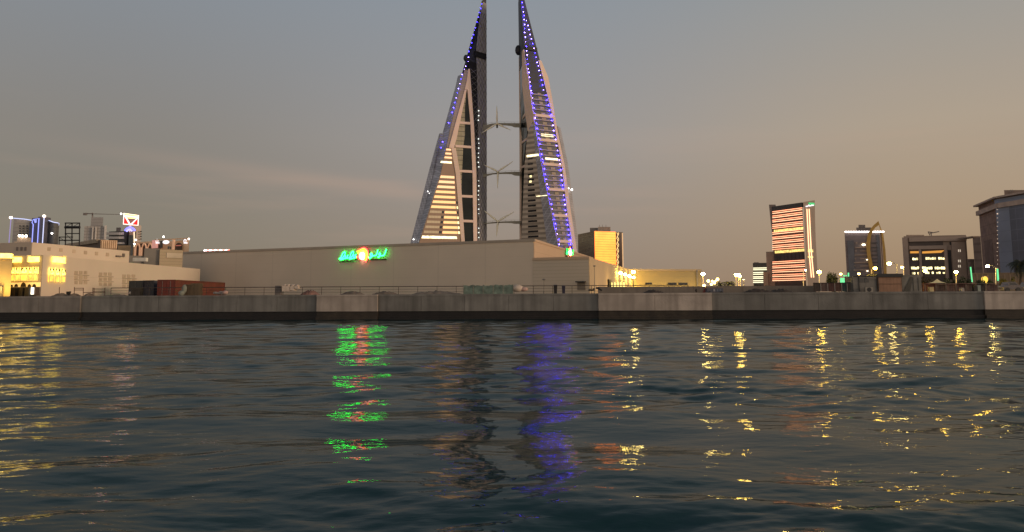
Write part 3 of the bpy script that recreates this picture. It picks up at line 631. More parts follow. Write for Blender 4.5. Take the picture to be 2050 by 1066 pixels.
# ---- neon sign
neon_g = M('neon_green', (0.1, 0.3, 0.2), 0.5, emit=(0.006, 1.0, 0.05), es=26.0)
neon_g2 = M('neon_green_soft', (0.1, 0.3, 0.2), 0.5, emit=(0.008, 1.0, 0.10), es=5)
neon_o = M('neon_orange', (0.3, 0.2, 0.1), 0.5, emit=(1.0, 0.16, 0.006), es=10)
neon_r = M('neon_red', (0.3, 0.1, 0.1), 0.5, emit=(1.0, 0.03, 0.02), es=13)
neon_w = M('neon_white_pearl', (0.5, 0.5, 0.5), 0.5, emit=(1.0, 0.35, 0.32), es=13)
def neon(face, label, u0, zc, S, base_off=0.2, neon_g=None):
    # S = metres per unit of the sign drawing (unit = 1/17.08 photo pixel on the drawing grid)
    X = lambda x: u0 + x * S
    Zz = lambda y: zc + (390 - y) * S
    t = thing('neon_sign', label, 'sign', face.P(X(1000), Zz(560), base_off))
    def stroke(name, pts, mat, r=19):
        pts = np.array(pts, float); n = len(pts)                       # Catmull-Rom through the points
        out = []
        P_ = np.vstack([2 * pts[0] - pts[1], pts, 2 * pts[-1] - pts[-2]])
        for i in range(1, n):
            for s in np.linspace(0, 1, 6)[:-1]:
                a, b, c, d = P_[i - 1:i + 3]
                out.append(0.5 * (2 * b + (c - a) * s + (2 * a - 5 * b + 4 * c - d) * s * s + (3 * b - a - 3 * c + d) * s ** 3))
        out.append(pts[-1])
        c_ = [face.P(X(a), Zz(b), base_off + 0.25) for a, b in out]; n3 = np.append(face.n, 0); vs = []; K = 5; A_ = math.radians(50)
        for q in range(len(c_)):                       # gently domed lit face of a channel letter
            tg = c_[min(q + 1, len(c_) - 1)] - c_[max(q - 1, 0)]; tg = tg / (np.linalg.norm(tg) + 1e-9); bb_ = np.cross(tg, n3)
            for an in np.linspace(-A_, A_, K): vs.append(c_[q] + r * S * (bb_ * math.sin(an) / math.sin(A_) + n3 * (math.cos(an) - math.cos(A_))))
        mb = MB(); mb.add(vs, [(q * K + w_, q * K + w_ + 1, (q + 1) * K + w_ + 1, (q + 1) * K + w_) for q in range(len(c_) - 1) for w_ in range(K - 1)]); o = mb.build(name, mat, t, smooth=True)
        mb = MB(); mb.tube([face.P(X(a), Zz(b), base_off + 0.245 - r * S * 1.1) for a, b in out], r * S * 1.1, 8); mb.build('letter_glow_shield', black_m, t); return o  # casing added behind each stroke to keep its glow off the wall
    stroke('letter_l', [(205, 490), (280, 430), (330, 330), (390, 290), (418, 315), (390, 390), (320, 460), (250, 505), (320, 500), (400, 480)], neon_g)
    stroke('letter_u', [(440, 385), (412, 450), (435, 482), (480, 440), (515, 380), (492, 460), (535, 478)], neon_g)
    stroke('letter_l', [(545, 470), (590, 420), (620, 330), (680, 280), (706, 310), (680, 390), (620, 455), (560, 495), (640, 490), (690, 475)], neon_g)
    stroke('letter_u', [(735, 370), (705, 440), (728, 478), (765, 430), (795, 360), (768, 450), (790, 478)], neon_g)
    stroke('arabic_waw', [(1275, 400), (1305, 350), (1345, 385), (1325, 440), (1285, 420), (1330, 440), (1275, 490), (1225, 455)], neon_g)
    stroke('arabic_lam', [(1535, 255), (1515, 330), (1480, 410), (1410, 425), (1345, 430)], neon_g)
    stroke('arabic_waw', [(1560, 395), (1590, 345), (1620, 380), (1600, 420), (1565, 405), (1600, 425), (1575, 470), (1520, 455)], neon_g)
    stroke('arabic_lam', [(1815, 245), (1785, 330), (1745, 410), (1690, 430), (1620, 428)], neon_g)
    stroke('flame', [(845, 300), (920, 270), (1000, 235), (1080, 240), (1130, 290), (1160, 370), (1150, 460), (1110, 555)], neon_o, 34)
    stroke('flame', [(860, 345), (930, 300), (1010, 258), (1060, 270), (1098, 340), (1110, 430), (1090, 520)], M('neon_amber', (0.3, 0.2, 0.1), 0.5, emit=(1.0, 0.5, 0.03), es=7), 22)
    stroke('flame_edge', [(900, 250), (1010, 200), (1110, 210), (1180, 280), (1205, 380), (1190, 480), (1130, 590)], neon_r, 20)
    stroke('flame_edge', [(830, 450), (880, 440), (920, 420), (900, 470), (940, 510)], neon_r, 26)
    mb = MB(); mb.ball(face.P(X(1000), Zz(420), base_off + 0.25), 1, 78 * S, 0.3, 105 * S, 16, 10); mb.build('pearl', neon_w, t, smooth=True)
    cu = bpy.data.curves.new('subtitle', 'FONT'); cu.body = 'HYPERMARKET'; cu.size = 62 * S; cu.extrude = 0.06; cu.space_character = 1.12
    o = bpy.data.objects.new('subtitle', cu); col.objects.link(o); dg = bpy.context.evaluated_depsgraph_get(); me = bpy.data.meshes.new_from_object(o.evaluated_get(dg)); bpy.data.objects.remove(o)
    xs = [v.co.x for v in me.vertices]; wdt = max(xs) - min(xs); k = 500 * S / wdt
    mb = MB(); mb.add([face.P(X(205) + v.co.x * k, Zz(590) + v.co.y, base_off + v.co.z) for v in me.vertices], [tuple(p.vertices) for p in me.polygons]); mb.build('subtitle', M('dark_letters', (0.04, 0.04, 0.02), 0.6), t)
    mb = MB(); face.box(mb, X(1240), X(1800), Zz(545), Zz(515), 0.1, base_off + 0.1); mb.build('under_bar', M('dark_letters', (0.04, 0.04, 0.02)), t)
    mb = MB()
    face.box(mb, X(200), X(800), Zz(520), Zz(505), 0.1, base_off); mb.build('mounting_rail', black_m, t)
    return t
ua, za = front.uv(670, 512.8); ub, _ = front.uv(790, 512.8)
neon(front, 'green neon sign with orange flame logo on the long mall front', ua, za, (ub - ua) / 2050, 0.2, neon_g)
u2, z2_ = side.uv(1136.8, 505.5)
S2 = (ub - ua) / 2050 * 0.82
neon(side, 'green neon sign seen edge-on on the side wall at the mall corner', u2 - 1000 * S2, z2_, S2, 0.2, neon_g2)
# lamps on the roof edge
rl = M('red_light', (0.3, 0.1, 0.1), 0.5, emit=(1.0, 0.25, 0.2), es=5); wl = M('white_light', (0.3, 0.3, 0.3), 0.5, emit=(1.0, 0.8, 0.8), es=7)
roofbar = thing('roof_light_bar', 'row of small red and white lights above the left end of the mall roof', 'lights', front.P(front.uv(420, 502)[0], ZL, -2))
mb = MB()
for i in range(10):
    x = 397.5 + i * 5.2
    mb_ = MB(); u, z = front.uv(x, 501.3 - 0.02 * i); mb_.ball(front.P(u, z - 0.0, -2.0), 0.3, 1.3 if i % 2 == 0 else 1, 1, 0.8); mb_.build('light', wl if i % 2 == 0 else rl, roofbar)
front.box(mb, front.uv(396, 500)[0], front.uv(446, 500)[0], ZL - 0.2, front.uv(420, 502.3)[1], -2.1, -1.9); mb.build('mounting_rail', black_m, roofbar)

# ------------------------------------------------------------------ left white mall
ZM = EYE + 6.5
E0 = atz(87, 511, ZM); E1 = atz(401, 539, ZM)
ew = Face(E0, E1)
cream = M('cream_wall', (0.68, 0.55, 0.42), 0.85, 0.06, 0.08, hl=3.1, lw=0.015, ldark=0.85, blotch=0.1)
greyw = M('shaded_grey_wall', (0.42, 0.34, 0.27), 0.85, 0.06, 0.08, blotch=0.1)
wm = thing('mall_wing', 'cream two-tier mall wing with rows of glowing latticed windows at its corner', 'mall', (*E0[:2], GZ))
A0 = at(24, 540, E0[1] + 2.0)
ff = Face(A0, E0)
mb = MB(); mb.plan([A0[:2], E0[:2], E1[:2], E1[:2] + np.array([-45, 0]), A0[:2] + np.array([-18, 21])], ZB, ZM); mb.build('lower_wall', cream, wm)
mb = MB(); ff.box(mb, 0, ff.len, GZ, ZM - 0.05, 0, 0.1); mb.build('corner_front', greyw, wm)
ZU = EYE + 9.25
U0 = atz(65, 485.6, ZU); U1 = atz(259, 503, ZU); uw = Face(U0, U1)
Ug = at(-130, 488, U0[1] + 2.8)
ug = Face(Ug, U0)
mb = MB(); mb.plan([Ug[:2], U0[:2], U1[:2], U1[:2] + np.array([-35, 0]), Ug[:2] + np.array([-10, 28])], ZM - 1, ZU); mb.build('upper_storey', cream, wm)
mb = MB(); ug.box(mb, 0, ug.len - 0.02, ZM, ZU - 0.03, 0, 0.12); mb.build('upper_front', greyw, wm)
for x in (36, 44.5, 52.5): B1(ug, x - 2, x + 2, 495, 502.5, 0.1, 0.2).build('window', M('faded_grille', (0.16, 0.13, 0.11), 0.7), wm)
for x, y in ((98, 499), (122, 501), (148, 503.5), (171, 506), (193, 508), (215, 510)):
    B1(uw, x - 3, x + 3, y - 3.5, y + 3.5, 0.0, 0.06).build('window', M('recessed_panel', (0.52, 0.40, 0.28), 0.85), wm)
B1(uw, 231, 241, 512, 515, 0, 0.3).build('vent_grille', M('faded_grille', (0.16, 0.13, 0.11)), wm)
B1(uw, 244.5, 247.5, 508, 515, 0, 0.3).build('vent_grille', M('faded_grille', (0.16, 0.13, 0.11)), wm)
mb = MB(); mb.plan([at(27, 500, 127)[:2], at(60, 500, 127)[:2], at(58, 500, 131)[:2], at(28, 500, 131)[:2]], ZU - 0.2, hz(45, 484, 127)); mb.build('roof_hut', greyw, wm)
mb = MB(); q = at(46, 480, 127.6); mb.plan([(q[0] - .8, 127.3), (q[0] + .8, 127.3), (q[0] + .7, 128.6), (q[0] - .7, 128.6)], hz(45, 484.2, 127), hz(46, 476, 127.6)); mb.build('roof_turret', greyw, wm)
for x, y in ((39, 472.5), (45, 473), (52.5, 473)):
    o = MB(); o.ball(at(x, y, 127.1), 0.2); o.build('roof_lamp', M('roof_lamp_white', (1, 1, 1), 0.5, emit=(1.0, 0.82, 0.6), es=10), wm)
# latticed lit windows
glow = M('lattice_glow', (0.4, 0.32, 0.15), 0.5, 0.1, emit=(1.0, 0.72, 0.10), es=4.2, evar=0.35, escale=1.4)
glow_d = M('lattice_glow_dim', (0.4, 0.32, 0.15), 0.5, 0.1, emit=(1.0, 0.58, 0.06), es=1.5, evar=0.5, escale=1.2)
frame_w = M('window_frame_glow', (0.5, 0.4, 0.25), 0.7, emit=(1.0, 0.66, 0.2), es=0.35)
shade = M('lattice_shade', (0.20, 0.16, 0.10), 0.7)
def lit_window(f, x0, x1, y0, y1, arch):
    x0 += .45; x1 -= .45; w_ = B1(f, x0, x1, y0, y1, 0.08, 0.2).build('window', glow_d if not arch else glow, wm)
    xm, ym = (x0 + x1) / 2, (y0 + y1) / 2; t = 0.55
    mb = MB()
    for a in ((x0, x0 + t, y0, y1), (x1 - t, x1, y0, y1), (x0 + t, x1 - t, y1 - 1.6, y1), (x0 + t, x1 - t, y0, y0 + 0.9)): f.px(mb, *a, 0.2, 0.3)
    mb.build('frame', frame_w, w_)
    if arch:
        mb = MB(); zt_ = f.uv(xm, y0 + 1.2)[1]; zm_ = f.uv(xm, y0 + (y1 - y0) * .58)[1]
        a, b, c = f.uv(x0 + t, ym)[0], f.uv(xm, ym)[0], f.uv(x1 - t, ym)[0]
        f.poly(mb, [(a, zt_), (b - (b - a) * 0.2, zt_), (a, zm_)], 0.2, 0.26); f.poly(mb, [(c, zt_), (c, zm_), (b + (b - a) * 0.2, zt_)], 0.2, 0.26)
        mb.build('spandrel', shade, w_)
        mb = MB(); f.px(mb, xm - 0.9, xm + 0.9, y0 + (y1 - y0) * .42, y0 + (y1 - y0) * .68, 0.2, 0.25); mb.build('lattice', glow_d, w_)
for x0, x1, dy_ in ((25, 33, 1.0), (34.7, 42.7, .8), (44.8, 58.5, .4), (60.5, 68.5, .2), (70, 78.5, 0)):
    lit_window(ff, x0, x1, 535 + dy_, 548.5 + dy_ * .7, True); lit_window(ff, x0 - 0.6, x1 - 0.6, 550 + dy_ * .7, 563 + dy_ * .5, False)
for x0, x1, k in ((96, 106, 0), (107.5, 117.5, 0.7), (119, 129, 1.3)):
    lit_window(ew, x0, x1, 537 + k, 551.3 + k, True); lit_window(ew, x0 - 0.8, x1 - 0.8, 552.5 + k, 565 + k, False)
for f, x0, x1, y0, y1, post in ((ff, 27, 45, 516, 526, 27), (ff, 61.5, 80.5, 514.7, 525, 62), (ew, 103, 126, 515.5, 526.5, 125)):
    w_ = B1(f, x0, x1, y0, y1, 0.12, 0.5).build('lit_parapet', glow, wm)
    B1(f, post - 0.9, post + 0.9, y0 - 3, y1, 0.1, 0.62).build('lamp_post', frame_w, w_)
# blind latticed recesses on the long wall
for cx, cy in ((162, 555), (211, 558), (258, 562)):
    for r_ in range(3):
        for c_ in range(3): B1(ew, cx - 13 + c_ * 9.3, cx - 13 + c_ * 9.3 + 6.5, cy - 12 + r_ * 10, cy - 12 + r_ * 10 + 6.5, 0, 0.05).build('blind_window', M('blind_lattice', (0.50, 0.385, 0.27), 0.9, 0.15, 2.0), wm)
    for r_ in (0, 1): B1(ew, cx - 14, cx + 15.5, cy - 4.4 + r_ * 10, cy - 3.4 + r_ * 10, 0, 0.12).build('ledge', M('ledge_shade', (0.36, 0.28, 0.2)), wm)
# lit arcade at the foot of the corner
B1(ff, 24, 82.5, 566, 575, 0.1, 0.35).build('arcade_band', M('arcade_glow', (0.5, 0.38, 0.16), 0.7, 0.15, 0.5, emit=(1.0, 0.58, 0.16), es=1.1, evar=0.4), wm)
for x0, x1 in ((25.5, 31), (34, 41), (46.5, 57), (60.5, 67), (70, 77)):
    mb = MB(); ua_, ub_ = ff.uv(x0, 570)[0], ff.uv(x1, 570)[0]; zb_ = ff.uv(x0, 575)[1]; rr_ = (ub_ - ua_) / 2
    pts = [(ua_ + rr_ - rr_ * math.cos(a), zb_ + rr_ * 1.25 * math.sin(a)) for a in np.linspace(0, math.pi, 11)]
    ff.poly(mb, pts, 0.3, 0.42); mb.build('arch_opening', black_m, wm)
for x0, x1 in ((8, 19), (23, 33), (38, 48.5), (55, 63), (67, 76)):
    B1(ff, x0, x1, 575.5, 594, 0.4, 1.4).build('dark_door', black_m, wm)
for x in (20.8, 77.8): B1(ff, x - 0.8, x + 0.8, 576, 590, 0.5, 1.2).build('bollard_lamp', M('bollard_white', (0.5, 0.5, 0.5), 0.5, emit=(1.0, 0.88, 0.7), es=2.0), wm)
B1(ff, 79.5, 82.5, 575, 592, 0.3, 0.9).build('pillar', M('brown_pillar', (0.08, 0.05, 0.035)), wm)
for x in (30, 52, 72): lamp(ff.P(ff.uv(x, 570)[0], GZ + 3.1, 1.0), 45, (1, 0.62, 0.15))
# yellow floodlit block, far left
yb = thing('floodlit_building', 'yellow floodlit plain wall block left of the latticed windows', 'building', (*at(0, 585, 107)[:2], GZ))
y0_, y1_ = at(-200, 545, 105), at(23.5, 545, 109); yf = Face(y0_, y1_)
mb = MB(); mb.plan([y0_[:2], y1_[:2], away(y1_, 10), away(y0_, 10)], ZB, yf.uv(10, 518.3)[1]); mb.build('wall', M('yellow_render', (0.62, 0.45, 0.20), 0.85, 0.08, 0.3), yb)
mb = MB(); yf.box(mb, -0.2, yf.len + 0.2, yf.uv(10, 520)[1], yf.uv(10, 517.2)[1], 0.0, 0.25); mb.build('cornice', M('yellow_render_pale', (0.65, 0.5, 0.25), 0.8), yb)
mb = MB(); yf.px(mb, -30, 4, 505, 517.5, -5, -3); mb.build('roof_parapet', glow, yb)
for x in (-25, -8, 12): lamp(yf.P(yf.uv(x, 570)[0], GZ + 1.1, 1.5), 200, (1, 0.66, 0.16))
B1(yf, -40, 8, 574, 594, 0.3, 1.0).build('shop_front', M('shop_glass', (0.10, 0.085, 0.075), 0.3, 0.5, 1.5), yb)
# roof blocks between wings
rb_ = thing('roof_plant_room', 'grey and tan boxy plant rooms on the roof where the two mall halls meet', 'plant room', at(310, 520, 157))
def blk(px0, px1, ytop, Y0, Y1, zb, name, mat, par, dep=8, yt2=None):
    a, b = at(px0, ytop, Y0), at(px1, ytop if yt2 is None else yt2, Y1); mb = MB()
    mb.plan([a[:2], b[:2], away(b, dep), away(a, dep)], zb, a[2]); return mb.build(name, mat, par), Face(a, b)
dgrey = M('dark_grey_block', (0.22, 0.195, 0.165), 0.85, 0.1)
blk(258, 289, 512, 152, 153.5, ZB, 'grey_block', dgrey, rb_); blk(289.2, 320, 497.5, 153, 154, ZB, 'grey_block', dgrey, rb_)
o_, tf = blk(320.2, 366.5, 499.5, 153.5, 157, ZB, 'tan_block', M('corrugated_tan', (0.40, 0.31, 0.20), 0.7, 0.08, 0.2, hl=0.6, lw=0.3, ldark=0.85), rb_)
B1(tf, 333, 364, 507, 517, 0, 0.15).build('pale_panel', M('pale_panel', (0.5, 0.41, 0.3)), rb_)
mb = MB(); q = at(281, 521, 150.5); mb.box(q[0] - 1.0, q[0] + 1.5, 149.5, 150.5, q[2] - 0.3, q[2] + 0.4); mb.build('air_unit', M('white_unit', (0.7, 0.66, 0.58)), rb_)

# ------------------------------------------------------------------ skyline, left (distance haze put into lighter facade colours)
def building(name, label, px, Y, cat='building', group=None): return thing(name, label, cat, (gx(px, Y), Y, GZ), group)
greyfac = M('grey_facade', (0.42, 0.385, 0.35), 0.7, 0.12, 0.05, hl=3.6, vl=4.5, lw=0.28, ldark=0.7)
bl_em = M('blue_strip_light', (0.2, 0.2, 0.4), 0.5, emit=(0.28, 0.34, 1.0), es=1.3)
bl_wh = M('pale_strip_light', (0.3, 0.3, 0.4), 0.5, emit=(0.6, 0.66, 1.0), es=1.1)
hb = building('hotel_tower', 'curved grey hotel outlined in thin blue strip lights at far left', 65, 700)
def curved(px0, px1, ytops, Y, bulge, z0, name, mat, par, n=10, dep=25):
    mb = MB(); vs = []; xs = np.linspace(px0, px1, n); yt = np.interp(xs, np.linspace(px0, px1, len(ytops)), ytops)
    for x, y in zip(xs, yt):
        s = (x - px0) / (px1 - px0) * 2 - 1; Yf = Y - bulge * (1 - s * s); p = at(x, y, Yf); X = at(x, 560, Yf)[0]
        vs += [(X, Yf, z0), (X, Yf, p[2]), (*away((X, Yf), dep), p[2]), (*away((X, Yf), dep), z0)]
    fs = [(0, 1, 2, 3), (4 * n - 1, 4 * n - 2, 4 * n - 3, 4 * n - 4)]
    for i in range(n - 1):
        for j in range(4): fs.append((4 * i + j, 4 * i + (j + 1) % 4, 4 * i + 4 + (j + 1) % 4, 4 * i + 4 + j))
    mb.add(vs, fs); return mb.build(name, mat, par), [np.array(vs[4 * i + 1]) for i in range(n)]
_, tp = curved(19, 66, [438, 440, 444], 700, 8, ZB, 'curved_wing', M('beige_hotel_facade', (0.50, 0.44, 0.36), 0.7, 0.1, 0.05, hl=3.6, lw=0.2, ldark=0.8), hb)
mb = MB(); mb.tube([p + (0, -0.5, 0.3) for p in tp], 0.4, 5); mb.build('strip_light', bl_wh, hb)
fh = Face(at(19, 470, 691.5), at(66, 470, 691.5))
for x in (40.5, 47.3, 54.5):
    for y in (453, 458, 463, 468, 473): B1(fh, x - 1.3, x + 1.3, y - 1.4, y + 1.4, 0, 0.8).build('window', dark_win, hb)
B1(fh, 60, 63.5, 446, 484, -2, 1.2).build('blue_panel', M('blue_panel', (0.07, 0.09, 0.18), 0.5), hb)
_, fm = blk(64, 88.5, 437, 690, 690, ZB, 'centre_slab', M('slate_slab', (0.13, 0.125, 0.15), 0.5, 0.2, 0.1), hb, 20)
mb = MB(); q = at(88.5, 437, 690); mb.box(q[0] - 5, q[0], 689, 700, GZ, hz(86, 434.5, 690)); mb.build('edge_pylon', M('slate_slab', (0.085, 0.085, 0.105)), hb)
for pts, mm in (([(64, 487), (66.5, 450), (64, 446), (66.5, 440), (78, 437.5), (75, 487)], bl_em), ([(69, 440), (70.5, 446.5), (72, 446), (72, 439)], bl_em), ([(85, 487), (88.4, 433.5)], bl_wh)):
    mb = MB(); mb.tube([at(x, y, 688.4) for x, y in pts], 0.4, 5); mb.build('strip_light', mm, hb)
_, tp = curved(88.5, 111.5, [441.5, 446, 448], 700, 6, ZB, 'dark_wing', M('dark_hotel_facade', (0.13, 0.13, 0.125), 0.5, 0.2, 0.05, hl=3.6, lw=0.2, ldark=0.8), hb)
mb = MB(); mb.tube([p + (0, -0.5, 0.3) for p in tp] + [at(110, 487, 699)], 0.4, 5); mb.build('strip_light', bl_wh, hb)
mb = MB(); mb.tube([at(18, 487, 699), at(22, 437, 699)], 0.4, 5); mb.build('strip_light', M('violet_strip_light', (0.3, 0.2, 0.4), 0.5, emit=(0.45, 0.38, 0.75), es=0.6), hb)
for x, y in ((21.8, 436), (88.5, 433)):
    o = MB(); o.ball(at(x, y, 688), 1.1, 1.3, 1, 1); o.build('beacon', M('beacon_pink', (1, .8, .7), 0.5, emit=(1.0, 0.72, 0.6), es=7), hb)
o = MB(); o.ball(at(104, 467.5, 690), 0.8); o.build('beacon', led_white, hb)
# scaffold
st = building('scaffold_tower', 'dark open scaffold frame rising above the cream mall roof', 140, 300, 'scaffold')
xs = (131, 144, 159); 
for x in xs:
    mb = MB(); mb.tube([(gx(x, 300), 300, GZ), at(x + 0.3, 446, 300)], 0.22, 6); mb.build('post', black_m, st)
for i, (xa, xb, y, h) in enumerate(((130, 160, 447, .3), (130, 160, 455.5, .7), (130, 160, 468, .25), (118, 146, 475, .25), (118, 160, 481.5, .3))):
    mb = MB(); mb.tube([at(xa, y, 299.6), at(xb, y, 299.6)], h * 0.8, 6); mb.build('crossbar', black_m, st)
for a, b in (((131, 455), (145, 447)), ((145, 455), (159, 447)), ((118, 475), (131, 484)), ((131, 468), (144, 481))):
    mb = MB(); mb.tube([at(*a, 300.3), at(*b, 300.3)], 0.1, 5); mb.build('brace', black_m, st)
mb = MB(); mb.tube([(gx(118.5, 300), 300, GZ), at(118.5, 474, 300)], 0.18, 6); mb.build('post', black_m, st)
# colonnade hall
zc_ = hz(202, 480.5, 330); H0, H1, H2 = atz(133, 490.5, zc_), at(202, 480.5, 330), at(235, 482, 334)
ch = building('colonnade_hall', 'brown hall with a warm lit slatted end wall behind the cream roof', 190, 332)
mb = MB(); mb.plan([H0[:2], H1[:2], away(H1, 40), away(H0, 40)], ZB, zc_); mb.build('long_wall', M('brown_hall', (0.13, 0.095, 0.075), 0.8, 0.1), ch)
mb = MB(); Face(H0, H1).box(mb, 0, 40, zc_ - 1.2, zc_ + 0.3, -1, 0.8); mb.build('eaves', M('tan_eaves', (0.34, 0.27, 0.19), 0.8), ch)
cf = Face(H1, H2)
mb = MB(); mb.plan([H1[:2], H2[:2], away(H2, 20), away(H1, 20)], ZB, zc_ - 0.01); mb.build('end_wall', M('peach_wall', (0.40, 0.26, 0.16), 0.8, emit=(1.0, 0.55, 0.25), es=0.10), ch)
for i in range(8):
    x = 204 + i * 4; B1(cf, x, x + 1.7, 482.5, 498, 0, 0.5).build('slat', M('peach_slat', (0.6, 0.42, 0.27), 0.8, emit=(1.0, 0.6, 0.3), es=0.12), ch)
blk(236, 262, 492, 322, 322, ZB, 'side_block', M('tan_side', (0.36, 0.25, 0.14), 0.8, 0.1), ch, 12)
# grey tower and crane
gt = building('office_tower', 'plain grey stepped tower behind the mall with a crane over it', 190, 900)
blk(169, 213, 453, 900, 905, ZB, 'tower_body', greyfac, gt, 30); blk(182.5, 207, 435.5, 904, 904, hz(190, 453, 904), 'upper_block', M('grey_upper', (0.38, 0.35, 0.32), 0.7, 0.1, 0.05, hl=3.6, lw=.2, ldark=.85), gt, 24)
gf = Face(at(169, 470, 899), at(213, 470, 904))
for x in (184.8, 191.2): B1(gf, x, x + 2, 456, 480, 0, 1.5).build('rib', M('pale_rib', (0.60, 0.55, 0.5)), gt)
B1(gf, 209.5, 213, 452, 480, 0, 2).build('rib', M('pale_rib', (0.60, 0.55, 0.5)), gt)
cr_ = building('tower_crane', 'grey tower crane with a long thin jib above the grey tower', 185, 935, 'crane')
crm = M('crane_grey', (0.20, 0.17, 0.155), 0.6)
mb = MB(); mb.tube([(gx(185.2, 935), 935, GZ), at(185.2, 426.5, 935)], 0.8, 6); mb.build('mast', crm, cr_)
mb = MB(); mb.tube([at(168, 428, 934), at(185, 428.2, 934)], 0.7, 6); mb.build('counter_jib', crm, cr_)
mb = MB(); mb.tube([at(185, 428.5, 933), at(243, 430, 933)], 0.45, 6, 0.3); mb.build('jib', crm, cr_)
mb = MB(); q = at(170.5, 428.8, 934); mb.box(q[0] - 2, q[0] + 2, 933, 935, q[2] - 1.5, q[2] + 1.2); mb.build('counterweight', crm, cr_)
o = MB(); o.ball(at(242.5, 428.5, 933), 1.0); o.build('tip_lamp', led_white, cr_)
# striped round building
sb = building('striped_building', 'round building with alternating pale and dark horizontal bands', 238, 600)
curved(213, 268, [464, 463, 465], 600, 12, ZB, 'drum', M('dark_drum', (0.05, 0.045, 0.04), 0.4, 0.2), sb)
for y0, y1 in ((465.5, 470.5), (474, 478.5), (485.5, 489)):
    mb = MB(); xs = np.linspace(212.7, 258.5, 10); vs = []
    for x in xs:
        s = (x - 213) / 55 * 2 - 1; Yf = 600 - 12 * (1 - s * s) - 0.8
        a, b = at(x, y1, Yf), at(x, y0, Yf); vs += [a, b, b + (0, 2, 0), a + (0, 2, 0)]
    fs = [(0, 1, 2, 3), (39, 38, 37, 36)]
    for i in range(9):
        for j in range(4): fs.append((4 * i + j, 4 * i + (j + 1) % 4, 4 * i + 4 + (j + 1) % 4, 4 * i + 4 + j))
    mb.add(vs, fs); mb.build('balcony_band', M('pale_band', (0.62, 0.55, 0.48), 0.8, 0.05), sb)
blk(233, 242, 456, 592, 592, hz(238, 465, 592), 'roof_hut', M('roof_hut_grey', (0.12, 0.11, 0.10)), sb, 8)
# pale narrow tower and billboard
pt = building('apartment_tower', 'pale narrow apartment tower with dark side balconies beside the billboard', 276, 660)
blk(268, 283, 451, 660, 664, ZB, 'tower_body', M('pale_tower', (0.58, 0.47, 0.39), 0.8, 0.06), pt, 16)
pf = Face(at(268, 470, 659), at(283, 470, 663))
for y in (463, 468, 473, 478): B1(pf, 280.3, 283.2, y, y + 2, 0, 1.2).build('balcony', M('balcony_dark', (0.08, 0.07, 0.06)), pt)
bt = building('sign_tower', 'dark slim block with a pink top carrying the red billboard', 262, 585)
blk(258, 267, 471, 585, 585, ZB, 'shaft', M('green_grey_shaft', (0.10, 0.105, 0.10), 0.6), bt, 10); blk(259, 267, 463, 585.2, 585.2, hz(262, 471, 585.2) + 0.01, 'top_block', M('pink_block', (0.55, 0.35, 0.26)), bt, 9)
mb = MB(); mb.tube([at(269, 495, 584), at(268.5, 465, 584)], 0.5, 6); mb.build('light_tube', M('warm_tube', (.5, .4, .3), 0.5, emit=(1.0, 0.75, 0.5), es=1.0), bt)
bs = thing('billboard', 'red and white lit rooftop billboard with yellow top and white V', 'sign', at(262, 464, 583))
bf = Face(at(246.5, 440, 583), at(278, 440, 588))
def bpoly(name, pts, mat, d0, d1, par=bs):
    mb = MB(); bf.poly(mb, [bf.uv(*p) for p in pts], d0, d1); return mb.build(name, mat, par)
e_red = M('sign_red', (0.4, 0.02, 0.02), 0.5, emit=(1.0, 0.006, 0.006), es=3.5); e_yel = M('sign_yellow', (0.5, 0.45, 0.1), 0.5, emit=(1.0, 0.8, 0.1), es=4); e_whi = M('sign_white', (0.6, 0.6, 0.6), 0.5, emit=(1.0, 0.66, 0.55), es=2.4); e_dk = M('sign_grey', (0.15, 0.11, 0.1), 0.5, emit=(0.5, 0.16, 0.14), es=0.4)
bpoly('panel', [(246.3, 449.5), (277, 452), (278.3, 431.5), (247.3, 427)], e_whi, -0.6, 0)
bpoly('yellow_strip', [(249.2, 431.5), (276.2, 434.5), (276.8, 432.2), (248.5, 428)], e_yel, 0, 0.25); 
bpoly('yellow_strip', [(251, 433.2), (275, 436.6), (273, 438.2), (254, 436.4)], e_yel, 0, 0.25)
bpoly('red_panel', [(247.6, 448.3), (258, 449.2), (248.7, 433)], e_red, 0, 0.3); bpoly('red_panel', [(264.5, 450), (275.5, 451), (276, 437.5)], e_red, 0, 0.3)
bpoly('grey_triangle', [(261.2, 449), (272.5, 438.6), (254.5, 436.9)], e_dk, 0, 0.2)
mb = MB(); mb.tube([bf.P(*bf.uv(260.5, 450.5), -0.4), bf.P(*bf.uv(260.5, 465), -0.4)], 0.7, 6); mb.build('pole', M('sign_pole', (.5, .4, .4), emit=(1.0, 0.6, 0.6), es=0.6), bs)
mb = MB(); mb.tube([bf.P(*bf.uv(250.5 + 19.5 * s, 462.5 - 6.5 * math.sin(math.pi * s) ** .7 + 0.03 * s), 0.4) for s in np.linspace(0, 1, 12)], 0.8, 6); mb.build('blue_arc', M('neon_blue', (.1, .1, .4), emit=(0.16, 0.15, 1.0), es=2.6), bs)
mb = MB(); mb.tube([bf.P(*bf.uv(253 + 12 * s, 464 - 4 * math.sin(math.pi * s)), 0.3) for s in np.linspace(0, 1, 9)], 0.7, 6); mb.build('blue_arc', M('neon_lilac', (.1, .1, .4), emit=(0.5, 0.45, 1.0), es=1.6), bs)
